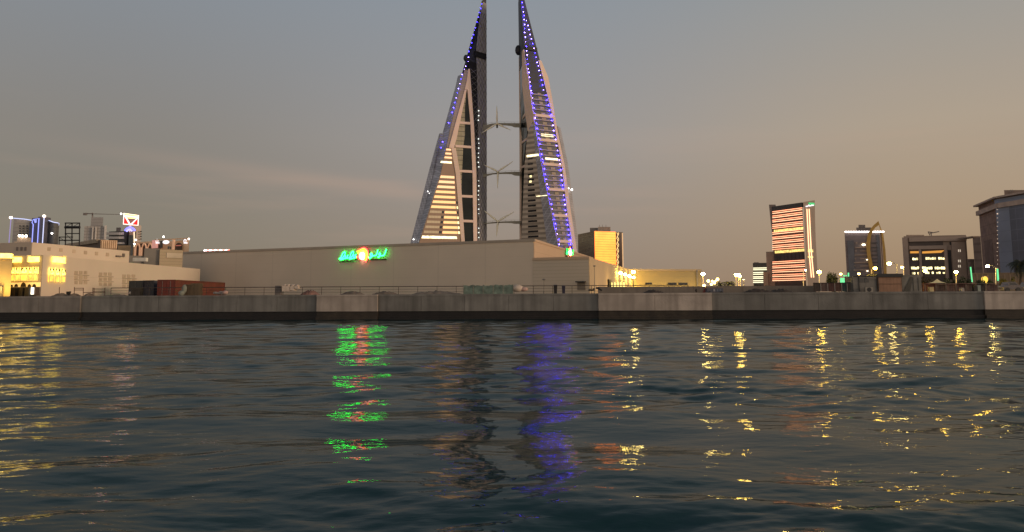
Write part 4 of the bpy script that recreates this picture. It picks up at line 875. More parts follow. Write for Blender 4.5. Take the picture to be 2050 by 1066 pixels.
# arcaded building
ab = building('arcade_building', 'sandy lit building with pointed arches and small glowing white signs', 325, 300)
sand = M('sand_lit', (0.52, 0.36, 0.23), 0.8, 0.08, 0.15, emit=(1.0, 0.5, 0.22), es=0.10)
a0, a1, a2 = at(267.5, 485, 314), at(312.5, 482, 305), at(379, 480, 298)
f1, f2 = Face(a0, a1), Face(a1, a2)
mb = MB(); 
z_t = hz(300, 481.5, 300)
mb.plan([a0[:2] + np.array([0, 4.5]), a1[:2] + np.array([0, 4.5]), a2[:2], away(a2, 20), away(a0, 30)], ZB, z_t); mb.build('block', sand, ab)
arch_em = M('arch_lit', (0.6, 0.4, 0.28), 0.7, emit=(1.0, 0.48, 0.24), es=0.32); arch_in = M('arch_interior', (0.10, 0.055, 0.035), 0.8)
for x0, x1, yb_ in ((271, 279, 514), (283.5, 292, 521), (295, 304, 505)):        # arcade screen of pointed arches
    ua_, ub_ = f1.uv(x0, 495)[0], f1.uv(x1, 495)[0]; um = (ua_ + ub_) / 2; zs_ = f1.uv(x0, 496)[1]; zp = f1.uv((x0 + x1) / 2, 487.5)[1]; zb_ = GZ
    mb = MB(); pts = [(ua_, zb_), (ub_, zb_), (ub_, zs_)] + [(ub_ - (ub_ - um) * s, zs_ + (zp - zs_) * math.sin(s * math.pi / 2)) for s in (.3, .6, .85, 1.0)] + [(ua_ + (um - ua_) * s, zs_ + (zp - zs_) * math.sin(s * math.pi / 2)) for s in (.85, .6, .3)] + [(ua_, zs_)]
    f1.poly(mb, pts, -4.4, -0.35); mb.build('arch_recess', arch_in, ab)
    rim = [(ub_, zs_)] + [(ub_ - (ub_ - um) * s, zs_ + (zp - zs_) * math.sin(s * math.pi / 2)) for s in (.3, .6, .85, 1.0)] + [(ua_ + (um - ua_) * s, zs_ + (zp - zs_) * math.sin(s * math.pi / 2)) for s in (.85, .6, .3)] + [(ua_, zs_)]
    mb = MB(); mb.tube([f1.P(ub_, zb_, -0.2)] + [f1.P(u, z, -0.2) for u, z in rim] + [f1.P(ua_, zb_, -0.2)], 0.32, 6); mb.build('arch_rim', arch_em, ab)
    mb = MB(); f1.box(mb, ua_ - 0.65, ua_ - 0.3, GZ, zs_, -0.5, 0); mb.build('pier', arch_em, ab)
mb = MB(); f1.box(mb, -0.2, f1.len, f1.uv(290, 487)[1], z_t + 0.2, -0.8, 0.0); mb.build('arcade_head', sand, ab)
B1(f1, 304.5, 312, 481, 497, -1, 0.1).build('pink_panel', M('pink_panel', (0.6, 0.35, 0.3), 0.7, emit=(1.0, 0.42, 0.35), es=0.38), ab)
B1(f2, 320.5, 326, 482.5, 497, 0, 0.1).build('window', M('tall_window', (0.05, 0.035, 0.03), 0.3), ab)
B1(f2, 336, 339, 493.5, 499, 0, 0.1).build('window', dark_win, ab); B1(f2, 340, 342.6, 494, 499.5, 0, 0.1).build('window', dark_win, ab)
B1(f2, 347, 350.5, 480, 500, 0, 0.5).build('pier', arch_em, ab); B1(f2, 312.6, 379, 478.2, 480.4, 0, 0.5).build('cornice', sand, ab)
ua_, ub_ = f2.uv(350.8, 495)[0], f2.uv(365, 495)[0]; um = (ua_ + ub_) / 2; zs_ = f2.uv(357, 494)[1]; zp = f2.uv(357, 486.5)[1]; z0_ = f2.uv(357, 502)[1]
mb = MB(); f2.poly(mb, [(ua_, z0_), (ub_, z0_), (ub_, zs_)] + [(um + (ub_ - um) * math.cos(a), zs_ + (zp - zs_) * math.sin(a)) for a in np.linspace(0.3, 2.84, 7)] + [(ua_, zs_)], 0.0, 0.12); mb.build('arch_window', arch_in, ab)
B1(f2, 352.5, 363.5, 491, 493, 0.12, 0.2).build('transom', M('transom_red', (0.3, 0.08, 0.06), emit=(1.0, 0.3, 0.2), es=0.3), ab)
e_sg = M('shop_sign_white', (.6, .6, .6), 0.5, emit=(1.0, 0.9, 0.95), es=1.1)
mb = MB(); u, z = f2.uv(333.5, 485.3); mb.ball(f2.P(u, z, 0.3), 1.35, 1.0, 0.2, 0.58); mb.build('oval_sign', e_sg, ab)
for x in (315.5, 371.5):
    mb = MB(); p = f2.P(*f2.uv(x, 482.5), 0.3); mb.tube([f2.P(f2.uv(x, 483)[0] + 0.55 * math.cos(a), f2.uv(x, 483)[1] + 0.7 * math.sin(a), 0.3) for a in np.linspace(0, 6.28, 10)], 0.16, 5); mb.tube([f2.P(*f2.uv(x - 2, 487), .3), f2.P(*f2.uv(x + 4.5, 487), .3)], 0.24, 5); mb.build('logo_sign', e_sg, ab)
for x, y in ((327.5, 474.5), (378, 478.8), (272, 480.8), (269, 489)):
    o = MB(); o.ball(at(x, y, 304 if x < 300 else 296), 0.34); o.build('roof_lamp', M('roof_lamp_pink', (1, 1, 1), 0.5, emit=(1.0, 0.85, 0.75), es=7), ab)
for x in (275, 287, 299): lamp(f1.P(f1.uv(x, 500)[0], f1.uv(x, 499)[1], -2.6), 60, (1, 0.5, 0.25))

# ------------------------------------------------------------------ golden office behind the annex
ob = building('office_block', 'dark office block with one golden glowing glass face behind the annex', 1200, 490)
o0, o1, o2 = at(1157, 469, 505), at(1190, 463, 480), at(1246.5, 464.5, 489)
zo = hz(1190, 463, 480)
mb = MB(); mb.plan([o0[:2], o1[:2], o2[:2], away(o2, 40), away(o0, 30)], ZB, zo); mb.build('dark_wall', M('charcoal_glass', (0.055, 0.052, 0.045), 0.25, 0.3, 0.08, hl=3.5, lw=0.1, ldark=1.4, spec=0.6), ob)
of = Face(o1, o2)
gold = M('golden_glass', (0.35, 0.2, 0.06), 0.3, 0.1, 0.1, emit=(1.0, 0.21, 0.03), es=3.4, evar=0.16, escale=0.15, hl=1.55, vl=1.15, lw=0.24, ldark=0.6)
B1(of, 1190.6, 1232.5, 464, 545, 0, 0.4).build('golden_glass_wall', gold, ob)
B1(of, 1234, 1245, 465, 545, 0, 0.3).build('brown_wall', M('brown_glass', (0.10, 0.06, 0.045), 0.3, 0.3, 0.2), ob)
B1(of, 1245.6, 1247, 467, 545, 0, 0.5).build('gold_edge', M('gold_edge', (0.6, 0.4, 0.2), emit=(1.0, 0.6, 0.3), es=0.6), ob)
for k in (0, 1):
    mb = MB(); mb.tube([of.P(*of.uv(1235 + 1.6 * k + 1.1 * math.sin(y * 0.55 + k * 1.6), y), 0.5) for y in np.arange(466, 545, 1.6)], 0.17, 5); mb.build('gold_light_string', M('gold_string', (.6, .4, .2), emit=(1.0, 0.7, 0.28), es=1.3), ob)
blk(1181, 1197, 456.5, 488, 488, zo, 'roof_block', M('roof_block_grey', (0.22, 0.19, 0.16)), ob, 10); blk(1197.3, 1222, 454.5, 486, 487, zo, 'roof_block', M('roof_block_tan', (0.36, 0.29, 0.23)), ob, 10)
mb = MB(); 
for x in (1200, 1206, 1213): mb.tube([at(x, 455, 487), at(x, 450.5, 487)], 0.12, 5)
mb.build('aerial', crm, ob)

# ------------------------------------------------------------------ right skyline
# banded bank tower
bb = building('bank_tower', 'tall flared tower wrapped in glowing salmon floor strips with a green sign', 1590, 430)
b0, b1, b2 = at(1546, 440, 440), at(1607.5, 440, 420), at(1631, 440, 424)
cf_ = Face(b0, b1); cp = Face(b1, b2)
mb = MB(); zt0 = hz(1546, 415, 440)
mb.plan([b0[:2], b1[:2], away(b1, 20), away(b0, 20)], ZB, zt0); mb.build('slab', M('dark_brown_glass', (0.075, 0.05, 0.043), 0.3, 0.3, 0.1, spec=0.6), bb)
def flare(name, f, xs_l, xs_r, mat, d0, d1):          # pylon whose outline flares outward, from (x, y) outlines
    mb = MB(); pts = [f.uv(*p) for p in xs_l] + [f.uv(*p) for p in xs_r[::-1]]
    q = [f.P(u, z, d1) for u, z in pts]; c = f.P(f.len / 2, 0)[:2]; c = c / np.linalg.norm(c) * (d1 - d0); mb.prism(q, (c[0], c[1], 0)); return mb.build(name, mat, bb)
pyl = M('taupe_cladding', (0.30, 0.235, 0.19), 0.7, 0.06, 0.1, vl=2.0, lw=0.1, ldark=0.85)
flare('flared_side', cf_, [(1538, 410), (1541, 440), (1544.5, 470), (1547.5, 510), (1551, 575), (1553, 600)], [(1551.5, 410), (1551.8, 440), (1552, 470), (1552.5, 510), (1554, 575), (1555, 600)], pyl, -14, -0.5)
flare('sign_pylon', cp, [(1606.5, 405), (1608.2, 440), (1610, 480), (1612.5, 530), (1616, 575), (1618, 600)], [(1629.3, 401.5), (1630, 440), (1631.3, 480), (1634, 530), (1637.5, 575), (1639, 600)], pyl, -14, 0.6)
strip_s = M('salmon_strip', (.5, .3, .2), 0.5, emit=(1.0, 0.34, 0.17), es=2.4); strip_y = M('cream_strip', (.5, .4, .2), 0.5, emit=(1.0, 0.5, 0.28), es=2.2)
floorlit = M('lit_storey', (.5, .4, .2), 0.5, emit=(1.0, 0.70, 0.2), es=1.15, evar=0.55, escale=0.9)
def slope(y): return 0
yls = [424.5, 433, 441.5, 450.5, 457.5, 466, 475.5, 484, 492.5, 500] + [525, 533.5, 542, 551, 559]
def zst(y): return cf_.uv(1548, y)[1]
for i, y in enumerate(yls):
    for k, (dy_, mm) in enumerate(((0, strip_s), (3.4, strip_y))):
        if y in (457.5, 500) and k: continue
        z = zst(y + dy_); mb = MB(); cf_.box(mb, cf_.uv(1546.5, y)[0] + 0.3, cf_.len - 0.2, z - 0.16, z + 0.16, 0, 0.5); mb.build('light_strip', mm, bb)
for y0, y1 in ((461, 465.8), (503, 508)):
    mb = MB(); cf_.box(mb, 1.2, cf_.len - 0.1, zst(y1), zst(y0), 0, 0.35); mb.build('lit_storey', floorlit, bb)
mb = MB(); cf_.box(mb, 0.5, cf_.len - 0.1, zst(524), zst(510), 0, 0.3); mb.build('plant_storey', M('plant_brown', (0.085, 0.065, 0.06), 0.7, vl=1.2, lw=.3, ldark=.7), bb)
mb = MB(); cf_.box(mb, 0.2, cf_.len - 0.1, zst(423), zst(414), -1, 0.3); mb.build('roof_band', M('roof_band_grey', (0.085, 0.078, 0.07)), bb)
for xa, xb in ((1613, 1622), (1617.5, 1626.5)):
    mb = MB(); mb.tube([cp.P(*cp.uv(xa, 419), 0.8), cp.P(*cp.uv((xa + xb) / 2 - .7, 500), 0.8), cp.P(*cp.uv(xb, 556), 0.8)], 0.3, 5); mb.build('light_strip', strip_y, bb)
for y in (500, 503, 514): B1(cp, 1615.5, 1625, y, y + 2.2, 0.6, 1.0).build('lit_window', floorlit, bb)
B1(cp, 1617, 1628, 406.5, 411.5, 0.6, 0.9).build('green_sign', M('green_sign', (.1, .3, .15), emit=(0.02, 0.62, 0.18), es=0.8), bb)
mb = MB()
for k, (xa, ya, xb, yb_) in enumerate(((1610.5, 414.3, 1614.5, 413.4), (1615.5, 413.3, 1616.5, 411), (1617.5, 413.2, 1621, 412.6), (1622, 412.3, 1622.5, 410.5), (1623.5, 412.2, 1626, 411.5))):
    mb.tube([cp.P(*cp.uv(xa, ya), 1.0), cp.P(*cp.uv(xb, yb_), 1.0)], 0.32, 5)
mb.build('white_lettering', e_sg, bb)
blk(1560, 1563, 412.5, 436, 436, zt0, 'roof_unit', crm, bb, 3); blk(1566, 1568, 413.3, 436, 436, zt0, 'roof_unit', crm, bb, 3)
# small neighbours
sm = building('small_office', 'small square office with pairs of white lit window bands', 1522, 560)
_, sf = blk(1507, 1541, 527, 560, 556, ZB, 'block', M('dim_block', (0.10, 0.085, 0.07), 0.6, 0.1), sm, 20)
for y in (537, 540.4, 546, 549.5, 554.6, 557.6, 562.5, 565.8):
    B1(sf, 1507.8, 1539 if y < 541 else 1528, y - .75, y + .75, 0, 0.5).build('lit_band', M('cool_band', (.4, .4, .3), emit=(1.0, 0.93, 0.6), es=1.7), sm)
blk(1509, 1519, 525.5, 560, 560, hz(1515, 527, 560), 'roof_unit', crm, sm, 8)
sm2 = building('brown_block', 'plain brown block leaning on the left foot of the glowing striped tower', 1542, 447)
_, sf2 = blk(1533.5, 1553, 504.5, 447, 445, ZB, 'block', M('brown_plaster', (0.40, 0.29, 0.215), 0.8, 0.1), sm2, 10)
for y in (524, 532, 540, 548, 556): B1(sf2, 1544, 1547, y, y + 4, 0, 0.15).build('window', dark_win, sm2)
blk(1528, 1537, 545, 445, 445, ZB, 'low_block', M('tan_plaster', (0.42, 0.31, 0.21), 0.8, 0.1), sm2, 6)
# sail building
tb_ = building('sail_building', 'grey tower with a curved golden sail fin and white lights along its roof', 1730, 430)
t0, t1, t2 = at(1692.5, 500, 433), at(1763, 500, 426), at(1770, 500, 436); tf_ = Face(t0, t1); zt1 = tf_.uv(1730, 466)[1]
mb = MB(); mb.plan([t0[:2], t1[:2], t2[:2], away(t2, 25), away(t0, 25)], ZB, zt1); mb.build('block', M('mauve_facade', (0.23, 0.19, 0.185), 0.6, 0.1, 0.1, hl=3.6, lw=.2, ldark=.85), tb_)
B1(tf_, 1698.5, 1711.5, 482, 575, 0, 0.5).build('blue_glass', M('slate_glass', (0.075, 0.08, 0.105), 0.2, 0.3, 0.2, spec=0.6), tb_)
B1(tf_, 1757, 1763, 470, 575, 0, 0.4).build('dark_edge', M('slate_glass', (0.075, 0.08, 0.105)), tb_)
pale_s = M('pale_spandrel', (0.42, 0.32, 0.25), 0.7)
for i, y in enumerate((487, 496, 503, 511, 518.5, 526, 533, 541)):
    xa = 1712.5 - i * .6 if i % 2 else 1722
    B1(tf_, xa, 1736.5 + max(0, i - 3) * .8, y - 1.1, y + 1.1, 0, 0.6).build('spandrel', pale_s, tb_)
    if i % 2 == 0: B1(tf_, 1713 - i * .6, 1716.5 - i * .6, y - 1.6, y + 1.2, 0, 0.5).build('window', pale_s, tb_)
    B1(tf_, 1744 + i * .3, 1757, y - 1, y + 1, 0, 0.4).build('window', M('grey_window_band', (0.10, 0.09, 0.09), 0.4), tb_)
for x, y in ((1729, 490.5), (1736, 520.5), (1736.5, 543)):
    mb = MB(); mb.ball(tf_.P(*tf_.uv(x, y), 0.7), 0.7 if y < 500 else 0.35, 1.6, 0.5, 0.8); mb.build('lit_window', M('cool_lamp', (.5, .5, .4), emit=(1, .88, .6), es=4), tb_)
goldfin = M('golden_fin', (0.50, 0.30, 0.07), 0.6, 0.08, emit=(1.0, 0.5, 0.1), es=0.03)
def finpoly(name, L_, R_, d0, d1):
    mb = MB(); pl = [tf_.uv(*p) for p in L_]; pr = [tf_.uv(*p) for p in R_]
    for i in range(len(pl) - 1):
        a, b, c, d = pl[i], pr[i], pr[i + 1], pl[i + 1]
        mb.hexa([tf_.P(*a, d0), tf_.P(*b, d0), tf_.P(*c, d0), tf_.P(*d, d0), tf_.P(*a, d1), tf_.P(*b, d1), tf_.P(*c, d1), tf_.P(*d, d1)])
    return mb.build(name, goldfin, tb_)
finpoly('sail_fin', [(1758.5, 443.5), (1750, 450.5), (1743, 458.5), (1737.5, 469), (1734.5, 485), (1734.5, 502), (1737, 520), (1741, 540), (1744, 575)],
        [(1760, 451), (1752.5, 456), (1747.5, 463), (1744, 472), (1742.2, 487), (1742, 502), (1744.3, 518), (1748.3, 537), (1752, 575)], 0.6, 2.0)
finpoly('sail_fin', [(1758.2, 443.5), (1762, 455), (1765, 467), (1768.5, 500), (1770, 530), (1771, 575)], [(1759.4, 443.5), (1763.5, 455), (1768.5, 467), (1773, 500), (1775, 530), (1776.5, 575)], -5, -2.5)
for i in range(15):
    x = 1693.5 + i * 5.3; mb = MB(); u, z = tf_.uv(x, 464.8 - i * 0.02); mb.ball(tf_.P(u, z, 0.9), 0.62, 1.35, 0.7, 0.8); mb.build('roof_light', M('roof_pearl_light', (.6, .6, .6), emit=(1.0, 0.9, 0.86), es=3.0), tb_)
rbk = M('roof_stack_grey', (0.11, 0.095, 0.09), 0.7)
blk(1714, 1744, 456, 436, 436, zt1, 'roof_stack', rbk, tb_, 10); blk(1718.5, 1732, 450.5, 436.5, 436.5, hz(1720, 456, 436.5) + .02, 'roof_stack', rbk, tb_, 8)
# brown office block
ub_ = building('office_block', 'broad brown office block with recessed rows of yellow lit windows', 1870, 335)
o_, uf = blk(1809, 1934, 473.5, 337, 331, ZB, 'block', M('brown_stone', (0.32, 0.24, 0.185), 0.8, 0.08, 0.15, hl=3.4, lw=0.05, ldark=0.8), ub_, 30)
zz1 = uf.uv(1870, 480)[1]
B1(uf, 1819, 1888, 484, 492, 0, 0.15).build('top_recess', M('recess_brown', (0.10, 0.075, 0.062), 0.6), ub_)
B1(uf, 1821, 1891, 500, 575, 0, 0.12).build('window_recess', M('recess_brown', (0.10, 0.075, 0.062)), ub_)
for x0, x1, y0, y1, d in ((1809, 1819, 476, 575, .8), (1891.5, 1897, 492, 575, .8), (1841, 1845.5, 500, 575, .7), (1819, 1934, 475, 483.5, 0.9), (1819.2, 1891, 492.5, 499.5, .7), (1907, 1934, 484, 575, .5)):
    B1(uf, x0, x1, y0, y1, 0, d).build('stone_frame', M('brown_stone_frame', (0.40, 0.30, 0.235), 0.8, 0.08, 0.2), ub_)
B1(uf, 1899, 1905.5, 501, 560, 0, 0.1).build('dark_slot', black_m, ub_); B1(uf, 1901, 1906, 484.5, 491, 0.0, 0.1).build('dark_slot', black_m, ub_)
soff = M('orange_soffit', (.4, .25, .1), emit=(1.0, 0.42, 0.06), es=0.7)
B1(uf, 1822, 1839, 503.5, 507.5, 0.1, 0.3).build('lit_soffit', soff, ub_)
mb = MB(); uf.poly(mb, [uf.uv(*p) for p in ((1846, 508), (1884, 506.5), (1890.5, 501.5), (1846, 504))], 0.1, 0.3); mb.build('lit_soffit', soff, ub_)
yw = M('office_lit_row', (.4, .35, .2), emit=(1.0, 0.86, 0.42), es=2.0, evar=0.9, escale=0.7)
for x0, x1, y0, y1, n in ((1823, 1838, 516.5, 521, 4), (1853, 1891, 515.5, 520, 9), (1824, 1840, 534.5, 539.5, 4), (1846, 1892, 534.5, 539.5, 11), (1825.5, 1840, 545.5, 549.5, 4), (1852, 1892, 544.5, 548.5, 9)):
    for i in range(n):
        a = x0 + (x1 - x0) * i / n; b = x0 + (x1 - x0) * (i + 0.8) / n
        B1(uf, a, b, y0 + (1 if i % 3 == 2 else 0), y1, 0.1, 0.22).build('lit_window', yw if R.random() < .8 else dark_win, ub_)
for y in (502.5, 523, 533.5):
    for x in (1917.5, 1920.8): B1(uf, x, x + 1.5, y - 2.4, y + 2.4, 0.5, 0.6).build('window', M('pale_window', (.5, .45, .4), emit=(1, .85, .65), es=0.6), ub_)
mb = MB()
for a, b in (((1862, 471.5), (1858, 464.5)), ((1858, 464.5), (1867, 466)), ((1862, 467.5), (1880, 464)), ((1865, 474), (1864, 467))): mb.tube([at(*a, 338), at(*b, 338)], 0.22, 5)
mb.build('roof_aerial', crm, ub_)
blk(1814, 1850, 470.7, 342, 342, uf.uv(1870, 473.5)[1] - 0.3, 'roof_parapet', M('brown_stone', (0.32, 0.24, 0.185)), ub_, 10)
nb = building('narrow_block', 'narrow dark brown block between the lit office and the tall blue glass one', 1953, 320)
blk(1947, 1963, 476, 320, 318, ZB, 'block', M('dark_brown_stone', (0.20, 0.15, 0.125), 0.8, 0.1, hl=3.4, lw=.3, ldark=.75), nb, 20); blk(1936, 1950, 519, 322, 322, ZB, 'low_block', M('dark_brown_stone', (0.20, 0.15, 0.125)), nb, 10)
mb = MB(); p = at(1948, 475.5, 319.5); mb.box(p[0] - .4, p[0] + 3.4, 319, 330, p[2], p[2] + 0.5); mb.build('parapet', M('tan_trim', (0.3, 0.22, 0.17)), nb)
# tall brick and blue glass block, right edge
vb = building('corner_tower', 'tall brick and blue glass tower with overhanging roof at right', 2010, 265)
zv = hz(1998, 394, 260)
v0, v1, v2 = atz(1958.5, 411, zv), at(1998.5, 394, 260), atz(2052, 384.5, zv); v3 = v1 + (v2 - v1) * 2.2
vl_, vr = Face(v0, v1), Face(v1, v3)
brick = M('brown_brick', (0.27, 0.18, 0.145), 0.85, 0.22, 0.5, hl=3.5, lw=.06, ldark=.75)
mb = MB(); mb.plan([v0[:2], v1[:2], v3[:2], away(v3, 30), away(v0, 22)], ZB, zv - 0.6); mb.build('brick_body', brick, vb)
B1(vl_, 1974, 1990, 480, 570, 0, 0.1).build('brick_bay', M('dark_brick', (0.18, 0.12, 0.098), 0.85, 0.2, 0.5), vb)
zb1 = vr.uv(2025, 409.5)[1]; zb0 = GZ
def vbox(px0, px1, z0, z1, d0, d1, name, mat):
    mb = MB(); vr.box(mb, vr.uv(px0, 480)[0], vr.uv(px1, 480)[0], z0, z1, d0, d1); return mb.build(name, mat, vb)
vbox(1999.5, 2027.5, GZ, zb1 - 0.6, 0, 0.3, 'pale_blue_glass', M('slate_blue_glass', (0.21, 0.24, 0.32), 0.3, 0.2, 0.08, hl=3.5, lw=.05, ldark=.8, spec=0.6))
vbox(2027.8, 2100, GZ, zb1 - 0.6, 0, 0.5, 'dark_blue_glass', M('navy_glass', (0.085, 0.095, 0.14), 0.2, 0.3, 0.08, hl=3.5, vl=3, lw=.06, ldark=1.5, spec=0.7))
vbox(1998.8, 2100, zb1 + 1.0, zv - 0.9, 0, 0.4, 'top_glass', M('slate_blue_glass', (0.075, 0.088, 0.115)))
trim = M('pink_trim', (0.48, 0.36, 0.29), 0.7)
for f, l in ((vl_, vl_.len), (vr, vr.len)):
    mb = MB(); f.box(mb, -0.6 if f is vl_ else 0.4, l + 0.3, zb1 - 0.6, zb1 + 1.0, -0.5, 0.9); mb.build('string_course', trim, vb)
    mb = MB(); f.box(mb, -1.4 if f is vl_ else 0.8, l + 0.8, zv - 0.6, zv, -3, 1.4); mb.build('roof_overhang', trim, vb)
blk(2010, 2075, 381, 268, 268, zv, 'roof_block', M('roof_brown', (0.16, 0.12, 0.10)), vb, 12)
mb = MB()
for x in (2023, 2027): mb.tube([at(x, 386, 267), at(x, 380.5, 267)], 0.15, 5)
mb.build('aerial', crm, vb)
for y in np.arange(420, 548, 8.4):
    o = MB(); o.ball(vr.P(*vr.uv(1999.5 + R.uniform(-.6, .6), y), 0.5), 0.10 if R.random() < .7 else 0.2); o.build('facade_lamp', M('facade_lamp', (.6, .5, .4), emit=(1, .72, .5), es=0.9), vb)

# ------------------------------------------------------------------ street lamps
lampwarm = M('street_lamp_glow', (0.8, 0.7, 0.5), 0.4, emit=(1.0, 0.6, 0.07), es=130)
lampwhite = M('street_lamp_white', (0.8, 0.75, 0.6), 0.4, emit=(1.0, 0.72, 0.2), es=130)
pole_m = M('galvanised_pole', (0.22, 0.20, 0.17), 0.5, metal=0.3); pole_lit = M('pole_lit', (0.6, 0.45, 0.25), 0.6, emit=(1.0, 0.66, 0.25), es=0.5)
def street_lamp(px, py, Y, label, arm=0.0, mat=None, r=0.45, lit=False, light=0, flat=False):
    t = thing('street_lamp', label, 'street lamp', (gx(px, Y), Y, GZ), 'street lamps along the shore')
    h = at(px, py, Y); b = np.array([gx(px, Y) + arm, Y, GZ]); tp_ = h + (arm, 0, 0.0)
    mb = MB(); mb.tube([b, b * .5 + tp_ * .5, tp_ - (0, 0, 0.15)], 0.06, 7, 0.04); mb.build('pole', pole_lit if lit else pole_m, t)
    mb = MB(); mb.tube([b, b + (0, 0, 0.5)], 0.1, 8); mb.build('pole_base', pole_m, t)
    if arm: mb = MB(); mb.tube([tp_ - (0, 0, 0.2), (tp_ + h) / 2 + (0, 0, 0.12), h + (0, 0, 0.1)], 0.04, 6); mb.build('arm', pole_m, t)
    if mat is not None:
        r *= 0.33; mb = MB(); mb.ball(h, r, 1.1, 1, 0.85 if not flat else 0.4, 12, 7); mb.build('lamp_head', mat, t)
        mb = MB(); mb.ball(h + (0, 0, r * .75), r * .75, 1.1, 1, 0.3, 12, 5); mb.build('lamp_cap', pole_m, t)
    else:
        mb = MB(); mb.ball(h, r, 1.2, 1, .6); mb.build('lamp_head', pole_m, t)
    if light: lamp(h - np.array([0, 1.0, 0.5]), light * .18, (1, .75, .35))
street_lamp(1268, 545, 115.2, 'lit lamp on a thin pole in front of the wing corner', 0, lampwhite, .75, False, 120)
street_lamp(1190, 533, 120, 'unlit thin lamp pole standing at the annex corner', 0, None, .18)
street_lamp(1089, 560, 112, 'short pale unlit lamp before the mall corner', 0, None, .22)
street_lamp(1407.5, 549, 114.0, 'lit lamp on a glowing pole just past the end of the wing', 0, lampwhite, .8, True)
street_lamp(1409.5, 572, 113.0, 'low bright lamp at the foot of the wing end', 0, M('globe_glow', (.8, .7, .5), .4, emit=(1.0, .68, .14), es=22), .6)
street_lamp(1473.5, 550.5, 116.0, 'left lamp of the close pair by the palms', 0, lampwarm, .75, True)
street_lamp(1478, 550.5, 116.5, 'second lamp of the close pair by the palms', 0, lampwhite, .75, True)
street_lamp(1481.5, 553.5, 117.0, 'slightly lower lamp right behind the close pair by the palms', 0, lampwarm, .5, True)
street_lamp(1489, 560.3, 117.0, 'small dark post with pale flat lamp left of the small office', 0, M('dim_lamp', (.7, .65, .5), emit=(1, .8, .5), es=2), .5, False, 0, True)
street_lamp(1640, 545, 109.0, 'bright lamp at the right foot of the glowing striped tower', 0, lampwarm, .8, True, 150)
street_lamp(1612.5, 541.5, 114.0, 'slim glowing post lamp in front of the striped tower', -0.3, lampwhite, .3, True)
street_lamp(1683, 549, 110.0, 'lamp above the green light strips', -0.2, M('weak_lamp', (.8, .7, .5), .4, emit=(1.0, .66, .14), es=26), .5, False)
street_lamp(1719.5, 548.5, 111.0, 'small white lamp at the left foot of the golden sail tower', 0, M('weak_lamp', (.8, .7, .5), .4, emit=(1.0, .66, .14), es=26), .5)
street_lamp(1752, 537.5, 107.0, 'bright yellow lamp before the golden sail tower', -0.5, lampwarm, .65, True, 120)
street_lamp(1780, 528, 108.0, 'white lamp between the golden sail tower and the brown office', 1.1, lampwhite, .7, False)
street_lamp(1806, 535.5, 107.5, 'lamp on a lit post at the left edge of the brown office', 0.2, M('weak_lamp', (.8, .7, .5), .4, emit=(1.0, .66, .14), es=26), .55, True)
street_lamp(1852, 543, 105.5, 'bright lamp in front of the lit rows of the brown office', -0.9, lampwarm, .65, True, 120)
street_lamp(1914, 545, 106.0, 'star-bright lamp before the right wing of the brown office', 0, lampwarm, .7, True, 100)
street_lamp(1977, 533.5, 104.0, 'tall arm lamp before the brick tower', 1.1, lampwhite, .62, True, 150)
for x, y, r in ((1418, 563, .6), (1426, 563.5, .45), (1432.5, 563, .35), (1436.5, 559.5, .6), (1424, 569.5, .5), (1430.5, 567, .5)):
    i_ = int(x)
    t = thing('garden_lamp', {1418: 'leftmost globe lamp of the palm garden cluster', 1426: 'globe lamp second from left in the palm garden', 1432: 'small globe lamp amid the palm fronds', 1436: 'highest globe lamp of the palm garden cluster', 1424: 'lowest globe lamp of the palm garden cluster', 1430: 'globe lamp below the small one amid palm fronds'}[i_], 'lamp', (gx(x, 112), 112, GZ), 'garden lamps by the palms')
    o = MB(); o.ball(at(x, y, 112), r * .32); o.build('globe', M('globe_glow', (.8, .7, .5), .4, emit=(1.0, .68, .14), es=22), t); o = MB(); o.tube([(gx(x, 112), 112, GZ), at(x, y + 1.2, 112)], 0.04, 5); o.build('stem', pole_m, t)
# green light posts
gl = M('green_tube', (.2, .5, .3), emit=(0.12, 0.82, 0.32), es=1.1)
def green_post(px, y0, y1, Y, label, r=.16, name='light_post', lean=0.0):
    t = thing(name, label, 'light post', (gx(px, Y), Y, GZ), 'green light posts')
    a, b = at(px + lean, y1, Y), at(px, y0, Y)
    mb = MB(); mb.tube([a, b], r, 8); mb.build('light_tube', gl, t); mb = MB(); mb.tube([(a[0], Y, GZ), a], r * .7, 6); mb.build('post', pole_m, t)
green_post(1943, 535, 565, 140, 'green glowing pole right of the brown office, leaning slightly', .11, lean=3.2)
green_post(1996.7, 538.5, 562.5, 135, 'thicker green glowing pole right of the tall arm lamp', .14, lean=1.6)
for i, (x, y0, y1) in enumerate(((1684.5, 557, 567), (1690, 556.5, 567))): green_post(x, y0, y1, 130, ('left', 'right')[i] + ' strip of the short green twin lights behind the cabins', .2)
for i, (x, y0, y1) in enumerate(((1689.5, 551, 554), (1694, 551.5, 553.5), (1698.5, 546.5, 554))): green_post(x, y0, y1, 131, ('short green lamp above the twin strips', 'tiny green lamp between the two others', 'tall pale green lamp nearest the grey cabin')[i], .12)

